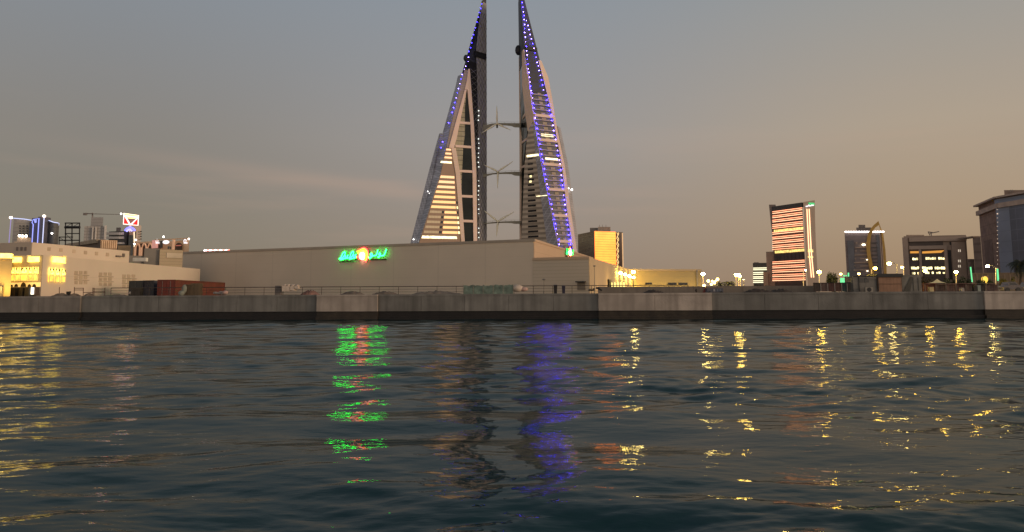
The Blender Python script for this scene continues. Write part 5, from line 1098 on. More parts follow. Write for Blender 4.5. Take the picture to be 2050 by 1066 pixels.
# ------------------------------------------------------------------ plants
def leaf_m(n, c): return M(n, c, 0.7, 0.45, 1.5)
trunk_m = M('palm_trunk', (0.085, 0.06, 0.04), 0.9, 0.3, 3)
def palm(px, ytop, Y, label, size, n=26, mat=None, seed=1):
    rr_ = random.Random(seed); t = thing('palm_tree', label, 'palm tree', (gx(px, Y), Y, GZ), 'palm trees')
    b = np.array([gx(px, Y), Y, GZ]); tp_ = at(px, ytop, Y) - (0, 0, size * .45)
    if tp_[2] < GZ + .4: tp_[2] = GZ + .4
    mb = MB(); mb.tube([b, b * .5 + tp_ * .5 + (0.08, 0, 0), tp_], 0.2 * size / 2.2 + .05, 8, 0.14 * size / 2.2); mb.build('trunk', trunk_m, t)
    mb = MB()
    for i in range(n):
        az = rr_.uniform(0, 6.283); e0 = rr_.uniform(-0.35, 1.35); L_ = size * rr_.uniform(.8, 1.1); pts = []; p = tp_.copy(); e = e0
        for k in range(8):
            pts.append(p.copy()); e -= 0.26; p = p + L_ / 7 * np.array([math.cos(az) * math.cos(e), math.sin(az) * math.cos(e), math.sin(e)])
        sd_ = np.array([-math.sin(az), math.cos(az), 0])
        for k in range(7):
            a, c = pts[k], pts[k + 1]; m_ = (a + c) / 2; fl = L_ * .24 * math.sin(math.pi * min(1, (k + 1.2) / 8.4))
            for s in (-1, 1):
                for q in (0, .5):
                    st_ = a + (c - a) * q; en = st_ + (c - a) * .9 + sd_ * s * fl - np.array([0, 0, fl * .45])
                    w_ = (c - a) * .28
                    mb.add([st_, st_ + w_, en], [(0, 1, 2)])
        mb.tube(pts, 0.018 * size, 4, 0.006 * size)
    mb.build('crown', mat or leaf_m('palm_leaf', (0.045, 0.055, 0.025)), t)
palm(2042, 516, 118, 'tall dark palm standing at the right edge of the view', 2.3, 40, leaf_m('palm_leaf_dark', (0.028, 0.035, 0.018)), 3)
palm(1441, 561, 116, 'palm amid the glowing globe lamps of the garden', 1.4, 26, None, 4)
palm(1458, 561, 117, 'palm standing alone right of the globe lamps', 1.22, 28, leaf_m('palm_leaf_dark', (0.028, 0.035, 0.018)), 5)
palm(1467, 566, 117, 'smallest palm, right of the lone palm', .92, 22, leaf_m('palm_leaf_dark', (0.028, 0.035, 0.018)), 6)
def bush(px0, px1, ytop, Y, label, mat, n=500, name='bush', ybase=None, seed=2):
    rr_ = random.Random(seed); x0, x1 = gx(px0, Y), gx(px1, Y); zt_ = hz((px0 + px1) / 2, ytop, Y); w_ = (x1 - x0) / 2; h_ = zt_ - GZ
    t = thing(name, label, 'bush' if name == 'bush' else 'hedge', ((x0 + x1) / 2, Y, GZ)); c = np.array([(x0 + x1) / 2, Y, GZ])
    mb = MB(); mb.tube([c, c + (0, 0, h_ * .5)], 0.09, 6, .05)
    for s in (-.5, .4): mb.tube([c + (0, 0, h_ * .2), c + (w_ * s, 0.2, h_ * .6)], 0.05, 5, .02)
    mb.build('stem', trunk_m, t)
    lumps = [(rr_.uniform(-.75, .75), rr_.uniform(-.5, .5), rr_.uniform(.35, .72), rr_.uniform(.22, .4)) for _ in range(9)]
    mb = MB()
    for _ in range(n):
        lx, ly, lz, lr = rr_.choice(lumps); v = np.array([rr_.gauss(0, 1) for _ in range(3)]); v /= np.linalg.norm(v); q = rr_.uniform(.6, 1.05)
        p = c + np.array([w_ * (lx + v[0] * lr * q), min(w_, 1.6) * (ly + v[1] * lr * q), h_ * max(0.03, lz + v[2] * lr * q)])
        a = np.array([rr_.gauss(0, 1) for _ in range(3)]); a /= np.linalg.norm(a); b_ = np.cross(a, v); s = rr_.uniform(.12, .26)
        mb.add([p - a * s, p + b_ * s * .6, p + a * s, p - b_ * s * .6], [(0, 1, 2, 3)])
    mb.build('crown', mat, t)
gleaf = leaf_m('bush_leaf_lit', (0.085, 0.085, 0.022)); dleaf = leaf_m('bush_leaf', (0.05, 0.055, 0.02))
bush(1650, 1682, 545.5, 150, 'rounded green bush lit from behind, left of the green lights', gleaf, 1300, seed=3)
bush(1888, 1922, 557, 132, 'dark green bush under the star-bright lamp', dleaf, 800, seed=4)
bush(1918, 1948, 556, 134, 'dark bush left of the leaning green pole', dleaf, 700, seed=5)
bush(1958, 1996, 558, 128, 'dark bush around the yellow lit arch', dleaf, 800, seed=6)
bush(1999, 2030, 553, 128, 'yellow-lit bush right of the thicker green pole', leaf_m('bush_leaf_yellow', (0.15, 0.12, 0.02)), 900, seed=7)
bush(1505, 1552, 567.5, 210, 'low dark hedge below the small office', dleaf, 700, 'hedge', seed=8)
bush(1842, 1880, 551, 145, 'dim bush behind the pale canopy tent', leaf_m('bush_leaf_brown', (0.085, 0.06, 0.025)), 700, seed=9)
lamp(at(2010, 558, 125.5), 45, (1, .75, .2)); lamp(at(1665, 545, 147), 60, (1, .8, .3)); lamp(at(1688, 556, 127), 25, (.2, 1, .45))

# ------------------------------------------------------------------ things on the quay
# railing
ra, rb2 = qf0.P(qu(88), 0, -13)[:2], qf0.P(qu(1425), 0, -20)[:2]
rail = thing('railing', 'thin dark post-and-wire railing running along the quay', 'railing', (*((ra + rb2) / 2), GZ)); rf = Face(ra, rb2); rm = M('rail_steel', (0.06, 0.045, 0.035), 0.6)
n_ = int(rf.len / 2.6); 
for i in range(n_ + 1):
    mb = MB(); u = rf.len * i / n_; mb.tube([rf.P(u, GZ - .05), rf.P(u, GZ + 1.15)], 0.035, 5); mb.build('post', rm, rail)
for h_, r_ in ((1.15, .05), (.78, .018), (.42, .018)):
    mb = MB(); mb.tube([rf.P(0, GZ + h_), rf.P(rf.len, GZ + h_)], r_, 5); mb.build('rail', rm, rail)
# earth berm and rubble
def mound(px0, px1, ytop, Y, dep, name, label, cat, mat, seed, flat=True, n=24):
    rr_ = random.Random(seed); x0, x1 = gx(px0, Y), gx(px1, Y); zt_ = hz((px0 + px1) / 2, ytop, Y); vs = []; ny = 6
    for j in range(ny):
        for i in range(n):
            s = i / (n - 1); t_ = j / (ny - 1); e = min(1, 6 * min(s, 1 - s)) if flat else math.sin(math.pi * s) ** .8
            h_ = (zt_ - GZ) * e * math.sin(math.pi * t_) ** .6 * (rr_.uniform(.95, 1.02) if flat else rr_.uniform(.65, 1.1))
            vs.append((x0 + (x1 - x0) * s, Y + dep * (t_ - .5), GZ - 0.03 + max(0, h_)))
    fs = [(j * n + i, j * n + i + 1, (j + 1) * n + i + 1, (j + 1) * n + i) for j in range(ny - 1) for i in range(n - 1)]
    mb = MB(); mb.add(vs, fs); o = mb.build(name, mat, None, smooth=True); 
    if cat: tag(o, label, cat)
    else: structure(o)
    return o
earth = M('dark_earth', (0.17, 0.13, 0.095), 0.95, 0.25, 1.2); earth2 = M('grey_earth', (0.21, 0.17, 0.13), 0.95, 0.25, 1.0)
t = thing('low_wall', 'long low plain brown wall running before the floodlit wing and the striped tower', 'wall', (gx(1420, 103.5), 103.5, GZ))
lwf = Face((gx(1197, 105), 105), (gx(1634, 102.5), 102.5)); lwm = M('low_wall_render', (.20, .165, .13), .9, .12, .6, streak=.25)
lz_ = lwf.uv(1400, 573.6)[1]
for i in range(9):
    mb = MB(); lwf.box(mb, lwf.len * i / 9 + .01, lwf.len * (i + 1) / 9 - .01, GZ - .02, lz_ + R.uniform(-.02, .02), -.35, 0); mb.build('wall_panel', lwm, t)
mound(1284, 1332, 579.5, 99, 2.5, 'earth_pile', 'low dark earth pile before the floodlit wing', 'earth pile', M('black_earth', (0.06, 0.045, 0.035), 0.95, .3, 2), 2, False)
mound(1484, 1552, 577.5, 99, 2.5, 'earth_pile', 'dark earth pile below the small office', 'earth pile', M('black_earth', (0.06, 0.045, 0.035)), 3, False)
mound(1538, 1590, 577.5, 99.5, 2.5, 'earth_pile', 'dark earth pile below the glowing striped tower', 'earth pile', M('black_earth', (0.06, 0.045, 0.035)), 4, False)
mound(602, 640, 580, 108, 3, 'earth_pile', 'reddish rubble heap right of the white sack stack', 'earth pile', M('red_rubble', (0.30, 0.16, 0.12), 0.95, .3, 2), 5, False)
mound(680, 732, 582.5, 106, 3, 'earth_pile', 'brown earth pile below the green neon sign', 'earth pile', earth, 6, False)
mound(742, 800, 582.5, 106, 3, 'earth_pile', 'brown earth pile right of the one below the neon sign', 'earth pile', earth, 7, False)
mound(820, 930, 581, 106, 3, 'earth_pile', 'low grey rubble bank left of the green mesh barrier', 'earth pile', earth2, 8, False)
mound(110, 134, 586.5, 105, 3, 'earth_pile', 'small dark mound left of the black bin by the long cream wall', 'earth pile', earth, 9, False)
mound(144, 156, 587.5, 105, 3, 'earth_pile', 'small dark mound right of the black bin by the long cream wall', 'earth pile', earth, 10, False)
mound(172, 186, 586.5, 105, 2, 'earth_pile', 'brown mound under the scaffold frames', 'earth pile', earth, 11, False)
mound(206, 262, 589, 105, 3, 'earth_pile', 'low brown mound left of the pallets', 'earth pile', earth, 12, False)
# containers
def container(P0, P1, dep, h, mat, label, name='shipping_container', door_left=True):
    f = Face(P0, P1); t = thing(name, label, 'container', (*((f.A + f.B) / 2), GZ))
    mb = MB(); u = 0; pts = []                       # corrugated long side
    k = 0
    while u < f.len - .01:
        pts.append((u, 0.0 if k % 4 in (0, 3) else -0.06)); u += 0.14; k += 1
    pts.append((f.len, 0))
    z0, z1 = GZ + .16, GZ + h - .1
    vs = [f.P(u_, z, d) for u_, d in pts for z in (z0, z1)]
    fs = [(2 * i, 2 * i + 2, 2 * i + 3, 2 * i + 1) for i in range(len(pts) - 1)]
    o_ = len(vs); vs += [f.P(0, z0, -dep), f.P(0, z1, -dep), f.P(f.len, z0, -dep), f.P(f.len, z1, -dep)]; e_ = 2 * (len(pts) - 1)
    fs += [(0, 1, o_ + 1, o_), (e_, e_ + 1, o_ + 3, o_ + 2), (o_, o_ + 1, o_ + 3, o_ + 2)]
    fs += [tuple(range(1, o_, 2)) + (o_ + 3, o_ + 1)]
    mb.add(vs, fs); mb.build('corrugated_body', mat, t)
    for a in (0, f.len):
        for d in (0, -dep): mb = MB(); f.box(mb, a - .08, a + .08, GZ, GZ + h, d - .08, d + .08); mb.build('corner_post', mat, t)
    for z in (GZ, GZ + h - .12):
        mb = MB(); f.box(mb, .08, f.len - .08, z, z + .12, -.07, .07); mb.build('rail', mat, t)
        mb = MB(); f.box(mb, -.07, .07, z, z + .12, -dep + .08, -.08); mb.build('rail', mat, t)
    g_ = Face(f.P(0, 0, -dep), f.P(0, 0, 0))
    for a, b in ((.1, dep / 2 - .02), (dep / 2 + .02, dep - .1)):
        mb = MB(); g_.box(mb, a, b, GZ + .14, GZ + h - .14, 0.0, .05); d_ = mb.build('door', mat, t)
        mb = MB(); mb.tube([g_.P((a + b) / 2, GZ + .2, .08), g_.P((a + b) / 2, GZ + h - .2, .08)], 0.025, 5); mb.build('lock_rod', M('rod_steel', (.2, .18, .16)), d_)
    return t
ctop = lambda px, py: atz(px, py, GZ + 2.6)
red = M('red_oxide_paint', (0.13, 0.022, 0.013), 0.6, 0.25, 0.6, streak=.25); navy = M('navy_paint', (0.030, 0.032, 0.048), 0.6, 0.25, 0.6)
c1_, c2_ = ctop(351, 560.3), ctop(449.5, 566.2)
dd_ = np.linalg.norm((c2_ - c1_)[:2])
container(c1_, c2_, 2.6, 2.6, red, 'rusty red shipping container on the quay')
n1, n2 = ctop(308, 562), ctop(330, 561.8)
container(ctop(287.5, 562), ctop(308.5, 561.5), 5.5, 2.6, navy, 'dark navy shipping container left of the red one')
container(ctop(309.3, 561.8), ctop(331, 562.3), 5.5, 2.6, M('slate_paint', (0.050, 0.058, 0.065), 0.6, .2), 'slate grey container between the navy and red ones')
# pallets
wood = M('weathered_wood', (0.12, 0.085, 0.05), 0.9, .3, 3); wood2 = M('dark_wood', (0.055, 0.045, 0.035), 0.9, .3, 3)
def pallet(x, y, z, label, mat, w=1.2, rot=0, grp='stacked pallets'):
    t = thing('pallet', label, 'pallet', (x, y, z), grp)
    for dy_ in (-.45, 0, .45): mb = MB(); mb.box(x - w / 2, x + w / 2, y + dy_ - .05, y + dy_ + .05, z, z + .1); mb.build('bearer', mat, t)
    mb = MB()
    for i in range(6): a = x - w / 2 + i * (w / 6 + .008); mb.box(a, a + w / 6 - .03, y - .5, y + .5, z + .1, z + .135)
    mb.build('deck_boards', mat, t)
def heap_of_pallets(px, Y, n, base_label, mat):
    for i in range(n): pallet(gx(px, Y) + R.uniform(-.05, .05), Y + R.uniform(-.05, .05), GZ + i * .14, f'{base_label}, ' + ('bottom' if i == 0 else 'top' if i == n - 1 else ('second', 'third', 'fourth', 'fifth', 'sixth', 'seventh', 'eighth', 'ninth', 'tenth', 'eleventh')[i - 1] + ' from bottom'), mat)
heap_of_pallets(379, 104, 11, 'brown pallet in the left stack before the red container', wood)
heap_of_pallets(393.5, 104, 12, 'brown pallet in the right stack before the red container', wood)
heap_of_pallets(275, 106, 8, 'dark pallet in the stack left of the navy container', wood2)
def sack(px, py, Y, label, mat, r=.35, sx_=1.2, sz_=.8, grp=None):
    o = MB(); p = at(px, py, Y); o.ball(p, r, sx_, 1, sz_, 12, 8, .07); return tag(o.build('sack', mat, None, smooth=True), label, 'sack', grp)
wsack = M('white_sack', (0.55, 0.45, 0.36), 0.8, .12, 1.5); gsack = M('grey_green_sheet', (0.20, 0.21, 0.17), 0.8, .2, 1.5); psack = M('pink_sack', (0.45, 0.30, 0.25), .8, .15, 1.5)
sack(369, 579, 103, 'tall grey wrapped bundle before the red container', gsack, .40, .8, 1.5)
sack(363, 587.5, 101.5, 'squat grey wrapped bundle at the foot of the taller one', gsack, .36, 1.1, 1.0)
sack(451, 586, 101, 'pinkish white sack at the right end of the red container', psack, .32)
for i, (x, y) in enumerate(((432, 587), (438, 588), (442.5, 586), (446, 588.5))): sack(x, y, 101.5, ('grey sack leftmost in the row by the container end', 'grey sack second in the row by the container end', 'grey sack third in the row by the container end', 'grey sack beside the pinkish white one')[i], M('grey_sack', (.28, .24, .21), .8, .2, 1.5), .26, 1.4, .7, 'grey sacks by the red container')
sack(262, 587, 106, 'small pale sack left of the dark pallet stack', wsack, .25)
# stack of white sacks with a shaped front
t = thing('sack_pallet', 'stack of white sacks standing in front of the mall wall', 'sacks', (gx(585, 106), 106, GZ))
for i, x in enumerate((570.5, 578, 586.5, 595)):
    z1 = hz(x, 569.3 + .3 * i, 106); z0 = max(GZ + .02, hz(x, (583.5, 583.2, 582, 578.5)[i], 106)); mb = MB(); xa, xb = gx(x - 3.6, 106), gx(x + 4.1, 106)
    mb.box(xa, xb, 105.4, 106.6, z0, z1 - .22); mb.build('sack_column', wsack, t); mb = MB(); mb.ball(((xa + xb) / 2, 106, z1 - .13), .2, 1.3, 2.2, .7, 10, 6, .1); mb.build('top_sack', wsack, t)
mb = MB(); mb.box(gx(565.5, 106), gx(600, 106), 105.3, 106.7, GZ - .02, GZ + .12); mb.build('base_boards', wood, t)
mb = MB(); mb.box(gx(552, 107), gx(563, 107), 106.6, 107.6, GZ, hz(557, 572.5, 107)); tag(mb.build('grey_crate', M('grey_crate', (.19, .16, .14), .8, .15, 1.5)), 'grey crate left of the white sack stack', 'crate')
# green mesh barrier
mf = Face((gx(928, 104), 104), (gx(1028, 103), 103)); t = thing('mesh_barrier', 'pale green mesh barrier panels along the quay before the mall', 'barrier', mf.P(mf.len / 2, GZ))
gm = M('green_mesh', (.17, .22, .17), .8, .45, 1.6)
for i in range(5):
    u0, u1 = mf.len * i / 5, mf.len * (i + 1) / 5 - .06; mb = MB(); pts = [mf.P(u0, GZ), mf.P(u1, GZ)] + [mf.P(u1 + (u0 - u1) * k / 5, mf.uv(980, 571)[1] + R.uniform(-.12, .08)) for k in range(6)]
    mb.prism(pts, (0, .05, 0)); mb.build('mesh_panel', gm, t)
for i in range(6): mb = MB(); u = mf.len * i / 5 - .03; mb.tube([mf.P(u, GZ, .06), mf.P(u, mf.uv(980, 570)[1], .06)], .03, 5); mb.build('post', pole_m, t)
sack(1036, 577.5, 103.5, 'pale sheeted heap at the right end of the green mesh barrier', wsack, .62, 1.3, .8); sack(1048, 579.5, 103.5, 'smaller pale heap right of the sheeted one', psack, .45, 1.4, .7)
# bins
def bin_(px0, px1, ytop, Y, mat, label):
    x0, x1 = gx(px0, Y), gx(px1, Y); z1 = hz((px0 + px1) / 2, ytop, Y); t = thing('wheelie_bin', label, 'bin', ((x0 + x1) / 2, Y, GZ)); w_ = (x1 - x0)
    mb = MB(); mb.hexa([(x0 + w_ * .1, Y - .25, GZ + .08), (x1 - w_ * .1, Y - .25, GZ + .08), (x1 - w_ * .1, Y + .25, GZ + .08), (x0 + w_ * .1, Y + .25, GZ + .08), (x0, Y - .3, z1 - .1), (x1, Y - .3, z1 - .1), (x1, Y + .3, z1 - .1), (x0, Y + .3, z1 - .1)]); mb.build('body', mat, t)
    mb = MB(); mb.hexa([(x0 - .03, Y - .34, z1 - .09), (x1 + .03, Y - .34, z1 - .09), (x1 + .03, Y + .34, z1 - .09), (x0 - .03, Y + .34, z1 - .09), (x0, Y - .3, z1 - .02), (x1, Y - .3, z1 - .02), (x1, Y + .3, z1 + .03), (x0, Y + .3, z1 + .03)]); mb.build('lid', mat, t)
    for x in (x0 + w_ * .18, x1 - w_ * .18): mb = MB(); mb.tube([(x - .04, Y + .2, GZ + .1), (x + .04, Y + .2, GZ + .1)], .1, 10); mb.build('wheel', black_m, t)
bin_(1108.5, 1115.5, 571, 105, M('bin_black', (.018, .014, .012), .6), 'black bin standing before the ribbed annex')
bin_(1125, 1131.5, 572, 106, M('bin_navy', (.028, .024, .045), .6), 'navy bin right of the black one')
bin_(135, 139.8, 584, 108, M('bin_black', (.018, .014, .012)), 'small black bin by the long cream wall at left')
# dark dropped beams near annex corner
t = thing('steel_beams', 'black bent steel beams dumped at the annex corner', 'scrap', (gx(1190, 103), 103, GZ))
for pts in ([(1178, 581), (1190, 580.8)], [(1189, 577), (1190, 581.5)], [(1194, 576), (1205, 582)], [(1193, 577.5), (1200, 577)]):
    mb = MB(); mb.tube([at(*p, 103) for p in pts], .12, 6); mb.build('beam', black_m, t)
# fence scaffold frames left
t = thing('scaffold', 'low rusty scaffold frames standing before the long cream wall', 'scaffold', (gx(180, 113), 107, GZ)); rs_ = M('rust_steel', (.13, .075, .05), .8)
for x in (119, 149, 167, 186, 188.5, 210): mb = MB(); mb.tube([(gx(x, 107), 107, GZ), at(x, 575 + (x > 150) * 1.5, 107)], .05, 5); mb.build('post', rs_, t)
for xa, xb, y in ((149, 167, 577.5), (149, 167, 581), (186, 211, 579), (186, 211, 583.5), (167, 211, 586)): mb = MB(); mb.tube([at(xa, y, 107), at(xb, y, 107)], .045, 5); mb.build('crossbar', rs_, t)
# van-like grey trailer and red barrier
t = thing('site_trailer', 'long low blue-grey site trailer at the end of the floodlit wing', 'trailer', (gx(1432, 101), 101, GZ)); vm = M('trailer_grey', (.10, .10, .12), .6, .2)
mb = MB(); mb.box(gx(1416, 101), gx(1448, 101), 101, 102.6, GZ + .12, hz(1432, 577.3, 101)); mb.build('body', vm, t)
for x in (1420, 1444): mb = MB(); mb.tube([(gx(x, 101), 100.85, GZ + .14), (gx(x, 101), 101.1, GZ + .14)], .14, 10); mb.build('wheel', black_m, t)
for x, w_, mm in ((1428, 3.5, M('trailer_door', (.3, .29, .29))), (1440, 3, M('trailer_window', (.13, .15, .18), .3)), (1435, 3, M('trailer_window', (.13, .15, .18)))): mb = MB(); mb.box(gx(x, 101), gx(x + w_, 101), 100.95, 101.02, GZ + .25, hz(1432, 579, 101)); mb.build('panel', mm, t)
t = thing('plastic_barrier', 'red slanted barrier left of the site trailer', 'barrier', (gx(1411, 102), 102, GZ)); rp = M('red_plastic', (.22, .06, .045), .6)
mb = MB(); mb.prism([(gx(1406.5, 102), 102, GZ), (gx(1411.5, 102), 102, GZ), at(1415, 574.5, 102), at(1412.5, 574, 102)], (0, .4, 0)); mb.build('panel', rp, t); mb = MB(); mb.box(gx(1405.5, 102), gx(1412.5, 102), 101.8, 102.6, GZ - .02, GZ + .1); mb.build('foot', rp, t)
sack(1394, 582, 101, 'small dark bag on the quay left of the red barrier', M('dark_bag', (.05, .035, .03), .8), .17, .8, 1.3)
# cabins on the right
cabY = 99
def cabin(px0, px1, ytop, Y, dep, mat, label, roof=None, name='site_cabin'):
    x0, x1 = gx(px0, Y), gx(px1, Y); z1 = hz((px0 + px1) / 2, ytop, Y); t = thing(name, label, 'cabin', ((x0 + x1) / 2, Y, GZ)); f = Face((x0, Y), (x1, Y))
    mb = MB(); mb.box(x0, x1, Y, Y + dep, GZ + .05, z1); mb.build('walls', mat, t)
    if roof: mb = MB(); mb.box(x0 - .12, x1 + .18, Y - .2, Y + dep + .2, z1 + .003, z1 + roof); mb.build('roof', black_m, t)
    return t, f, z1
t, f, z1 = cabin(1709, 1757, 553.5, 99, 2.5, M('grey_cabin', (.15, .138, .12), .7, .2, 1, vl=.6, lw=.05, ldark=.7), 'grey metal site cabin with an air conditioner box at its foot')
for x in (1720, 1731): B1(f, x, x + 8, 557, 566, 0, .04).build('window', M('cabin_window', (.075, .07, .065), .4), t)
B1(f, 1734, 1753, 556.3, 558, 0, .12).build('strip_canopy', M('pale_strip', (.2, .18, .16)), t); B1(f, 1708.6, 1757, 553, 554.2, 0, .1).build('eaves', black_m, t)
for x in (1719, 1754.5): B1(f, x, x + 1.2, 555, 584, 0, .07).build('corner_trim', black_m, t)
ac = thing('air_conditioner', 'pale boxed air conditioner unit at the foot of the grey cabin', 'air conditioner', (gx(1740, 98), 98.3, GZ)); af_ = Face((gx(1733, 98.2), 98.2), (gx(1748, 98.2), 98.2))
mb = MB(); af_.box(mb, 0, af_.len, GZ, hz(1740, 575.5, 98.2), -.35, 0); mb.build('casing', M('ac_beige', (.26, .23, .19), .6), ac)
mb = MB(); mb.tube([af_.P(af_.len * .5, GZ + .36, .0), af_.P(af_.len * .5, GZ + .36, .03)], .27, 18); mb.build('fan_grille', black_m, ac)
t, f, z1 = cabin(1758, 1806, 555, 99.5, 2.5, M('brown_container', (.26, .145, .088), .7, .18, .8, vl=.45, lw=.3, ldark=.9), 'brown corrugated cabin under a flat black overhanging roof', .42)
B1(f, 1758, 1806, 568.5, 569.3, 0, .05).build('waist_rail', M('brown_rail', (.08, .05, .03)), t); B1(f, 1757.4, 1758.6, 556, 584, 0, .08).build('corner_trim', black_m, t)
t, f, z1 = cabin(1806.6, 1846, 551, 99.8, 2.2, M('grey_tarp', (.16, .15, .128), .9, .25, 1.2), 'grey tarpaulin-covered cabin right of the brown one')
mb = MB(); f.poly(mb, [(0.1, GZ + .1), (1.0, GZ + .1), (1.4, z1 - .3), (1.2, z1 - .2)], 0, .05); mb.build('tarp_fold', M('tarp_fold', (.08, .075, .062), .9), t)
for x in (1828, 1838): B1(f, x, x + .9, 556, 583, 0, .04).build('tarp_seam', M('tarp_fold', (.08, .075, .062)), t)
# corrugated hoarding
t = thing('site_hoarding', 'rust brown site fence with pale posts left of the grey cabin', 'fence', (gx(1668, 100), 100, GZ)); hf = Face((gx(1628, 100.5), 100.5), (gx(1708, 99.8), 99.8))
cols_ = [(.085, .06, .045), (.15, .095, .075), (.13, .06, .045), (.14, .07, .048), (.05, .07, .065), (.10, .078, .06)]
bx_ = [1628, 1643, 1657, 1671, 1685, 1696, 1708]
for i in range(6):
    B1(hf, bx_[i] + .3, bx_[i + 1] - .3, 567, 584, -.06, 0).build('sheet_panel', M(f'hoarding_{i}', cols_[i], .8, .3, 1.5, vl=.3, lw=.3, ldark=.8), t)
    if i: B1(hf, bx_[i] - .8, bx_[i] + .8, 568, 584, 0, .08).build('post', M('pale_post', (.34, .28, .23), .8), t)
B1(hf, 1628, 1708, 566.2, 567.2, -.04, .06).build('top_rail', black_m, t)
for x in (1612, 1622):
    pass
# right market area
t = thing('canopy_tent', 'pale pointed canopy tent lit from within at right', 'tent', (gx(1876, 126), 126, GZ)); tx = M('tent_canvas', (.55, .45, .25), .8, .1, 1, emit=(1, .75, .3), es=.12)
mb = MB(); A_ = [at(1859, 567, 125), at(1894, 566.5, 125), at(1893, 566.5, 129), at(1860, 567, 129)]; apx = at(1876, 558.8, 127); 
ring = [A_[0], (A_[0] + A_[1]) / 2 + (0, -.2, -.02), A_[1], A_[2], A_[3]]
inner = [p * .45 + apx * .55 - (0, 0, .16) for p in ring]
mb.add(ring + inner + [apx], [(i, (i + 1) % 5, 5 + (i + 1) % 5, 5 + i) for i in range(5)] + [(5 + i, 5 + (i + 1) % 5, 10) for i in range(5)]); mb.build('canvas_roof', tx, t)
for p in (A_[0], A_[1], A_[2], A_[3]): mb = MB(); mb.tube([(p[0], p[1], GZ), p], .05, 5); mb.build('pole', pole_m, t)
lamp(at(1876, 565, 126.5), 40, (1, .75, .3))
lw_ = thing('garden_wall', 'long low brown garden wall behind the green poles at right', 'wall', (gx(2000, 145), 145, GZ)); gf_ = Face((gx(1946, 146), 146), (gx(2110, 142), 142))
mb = MB(); gf_.box(mb, 0, gf_.len, GZ, gf_.uv(2000, 548)[1], -.4, 0); mb.build('wall', M('garden_wall_render', (.24, .17, .11), .85, .15, .5), lw_)
mb = MB(); gf_.box(mb, -.1, gf_.len, gf_.uv(2000, 548)[1] + .003, gf_.uv(2000, 546.5)[1], -.5, .12); mb.build('coping', M('coping', (.3, .21, .14), .8), lw_)
for x in range(1955, 2050, 11): B1(gf_, x, x + 2.5, 549, 570, 0, .15).build('pier', M('coping', (.3, .21, .14)), lw_)
t = thing('lit_arch', 'round-headed arch glowing yellow in the garden wall', 'arch', (gx(1972, 138), 138, GZ)); q = at(1972, 558, 138)
mb = MB(); mb.prism([(q[0] - .5, 138, GZ), (q[0] + .5, 138, GZ)] + [(q[0] + .5 * math.cos(a), 138, q[2] - .1 + .5 * math.sin(a)) for a in np.linspace(0, math.pi, 10)], (0, .3, 0)); mb.build('glow_panel', M('arch_yellow', (.5, .4, .1), emit=(1, .62, .08), es=1.3), t)
mb = MB(); mb.tube([(q[0] + .55, 137.9, GZ)] + [(q[0] + .55 * math.cos(a), 137.9, q[2] - .1 + .55 * math.sin(a)) for a in np.linspace(0, math.pi, 10)] + [(q[0] - .55, 137.9, GZ)], .06, 6); mb.build('surround', M('coping', (.3, .21, .14)), t)
# market stalls
cols2 = [((.15, .055, .04), 'reddish'), ((.12, .075, .055), 'brown'), ((.17, .10, .075), 'tan-topped'), ((.10, .05, .042), 'maroon'), ((.13, .085, .065), 'dusty brown'), ((.06, .055, .05), 'charcoal'), ((.11, .07, .06), 'umber')]
xs2 = [1850, 1873, 1893, 1913, 1933, 1953, 1972, 1998]; wh = ['nearest the grey tarpaulin', 'under the pale canopy tent', 'left of the middle of the row', 'in the middle of the row', 'below the leaning green pole', 'below the yellow arch', 'last on the right below the thicker green pole']
for i in range(7):
    c_, nm_ = cols2[i]; Y = 103; a, b = xs2[i] + .5, xs2[i + 1] - .8
    t = thing('market_stall', f'{nm_} low stall {wh[i]}', 'stall', (gx((a + b) / 2, Y), Y, GZ), 'low stalls along the quay'); f = Face((gx(a, Y), Y), (gx(b, Y), Y)); yt = 568 + R.uniform(-.4, .8)
    mb = MB(); f.px(mb, a, b, yt + 2, 584, -1.2, -.05); mb.build('counter', M(f'stall_{i}', c_, .85, .35, 2.5, vl=.35, lw=.2, ldark=.75), t)
    mb = MB(); f.px(mb, a - .6, b + .6, yt, yt + 1.3, -1.5, .35); mb.build('awning', M(f'stall_top_{i}', tuple(x * 1.5 for x in c_), .85), t)
    for x in (a + .4, b - .4): mb = MB(); f.px(mb, x - .4, x + .4, yt + 1.3, 584, .1, .2); mb.build('post', M('stall_post', (.22, .17, .13)), t)
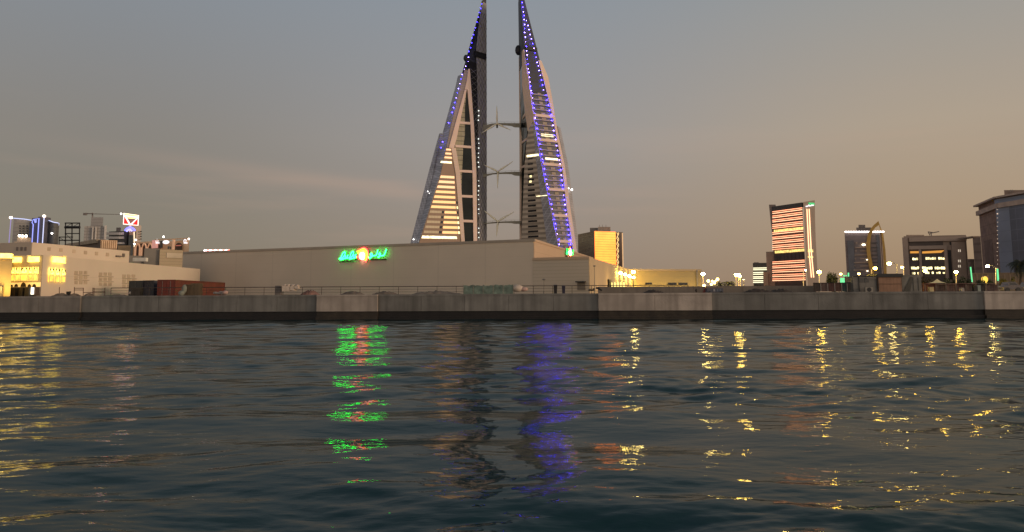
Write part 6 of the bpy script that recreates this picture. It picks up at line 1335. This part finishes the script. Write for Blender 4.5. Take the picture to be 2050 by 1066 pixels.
for i, (x0, x1, yt, c_, lb) in enumerate(((1862, 1870, 575, (.5, .4, .2), 'cream lit box standing before the stall under the tent'), (1925, 1931, 576.5, (.3, .26, .22), 'pale box before the stall in the middle of the row'), (1951, 1957, 572, (.02, .018, .016), 'black speaker-like box before the stall by the leaning pole'), (1958, 1964, 571.5, (.25, .28, .24), 'pale green box right of the black one'))):
    Y = 101; mb = MB(); xa, xb = gx(x0, Y), gx(x1, Y); z1 = hz(x0, yt, Y); mb.box(xa, xb, Y, Y + .5, GZ, z1); t = mb.build('box', M(f'box_{i}', c_, .7, .2, 2), None); tag(t, lb, 'box')
def car(px0, px1, Y, c_, label, k):
    x0, x1 = gx(px0, Y), gx(px1, Y); Ln = x1 - x0; t = thing('parked_car', label, 'car', ((x0 + x1) / 2, Y, GZ), 'cars parked at the right')
    mt = M(f'car_paint_{k}', c_, .3, .05, spec=.6); prof = [(0, .35), (0, .72), (.06, .82), (.24, .9), (.36, 1.38), (.68, 1.42), (.84, .98), (.98, .85), (1, .4)]
    mb = MB(); mb.prism([(x0 + Ln * a, Y - .85, GZ + h_) for a, h_ in prof], (0, 1.7, 0)); mb.build('body', mt, t)
    mb = MB(); mb.prism([(x0 + Ln * a, Y - .87, GZ + h_) for a, h_ in ((.30, .95), (.385, 1.3), (.66, 1.33), (.77, .97))], (0, 1.74, 0)); mb.build('window', dark_win, t)
    for a in (.19, .8): mb = MB(); mb.tube([(x0 + Ln * a, Y - .9, GZ + .33), (x0 + Ln * a, Y - .68, GZ + .33)], .33, 14); mb.build('wheel', black_m, t)
car(2003, 2038, 108, (.12, .10, .10), 'dull grey parked car at right below the garden wall', 0)
car(2040, 2080, 109, (.20, .16, .14), 'paler parked car cut off by the right edge', 1)

# ------------------------------------------------------------------ render settings
for o in bpy.data.objects:
    if '_o' in o: del o['_o']
sc.view_settings.view_transform = 'Standard'; sc.view_settings.look = 'None'; sc.view_settings.exposure = 0; sc.view_settings.gamma = 1
sc.render.engine = 'CYCLES'
sc.cycles.use_denoising = True; sc.cycles.max_bounces = 6; sc.cycles.glossy_bounces = 3; sc.cycles.diffuse_bounces = 3
sc.cycles.sample_clamp_indirect = 12.0; sc.cycles.sample_clamp_direct = 0
sc.render.film_transparent = False
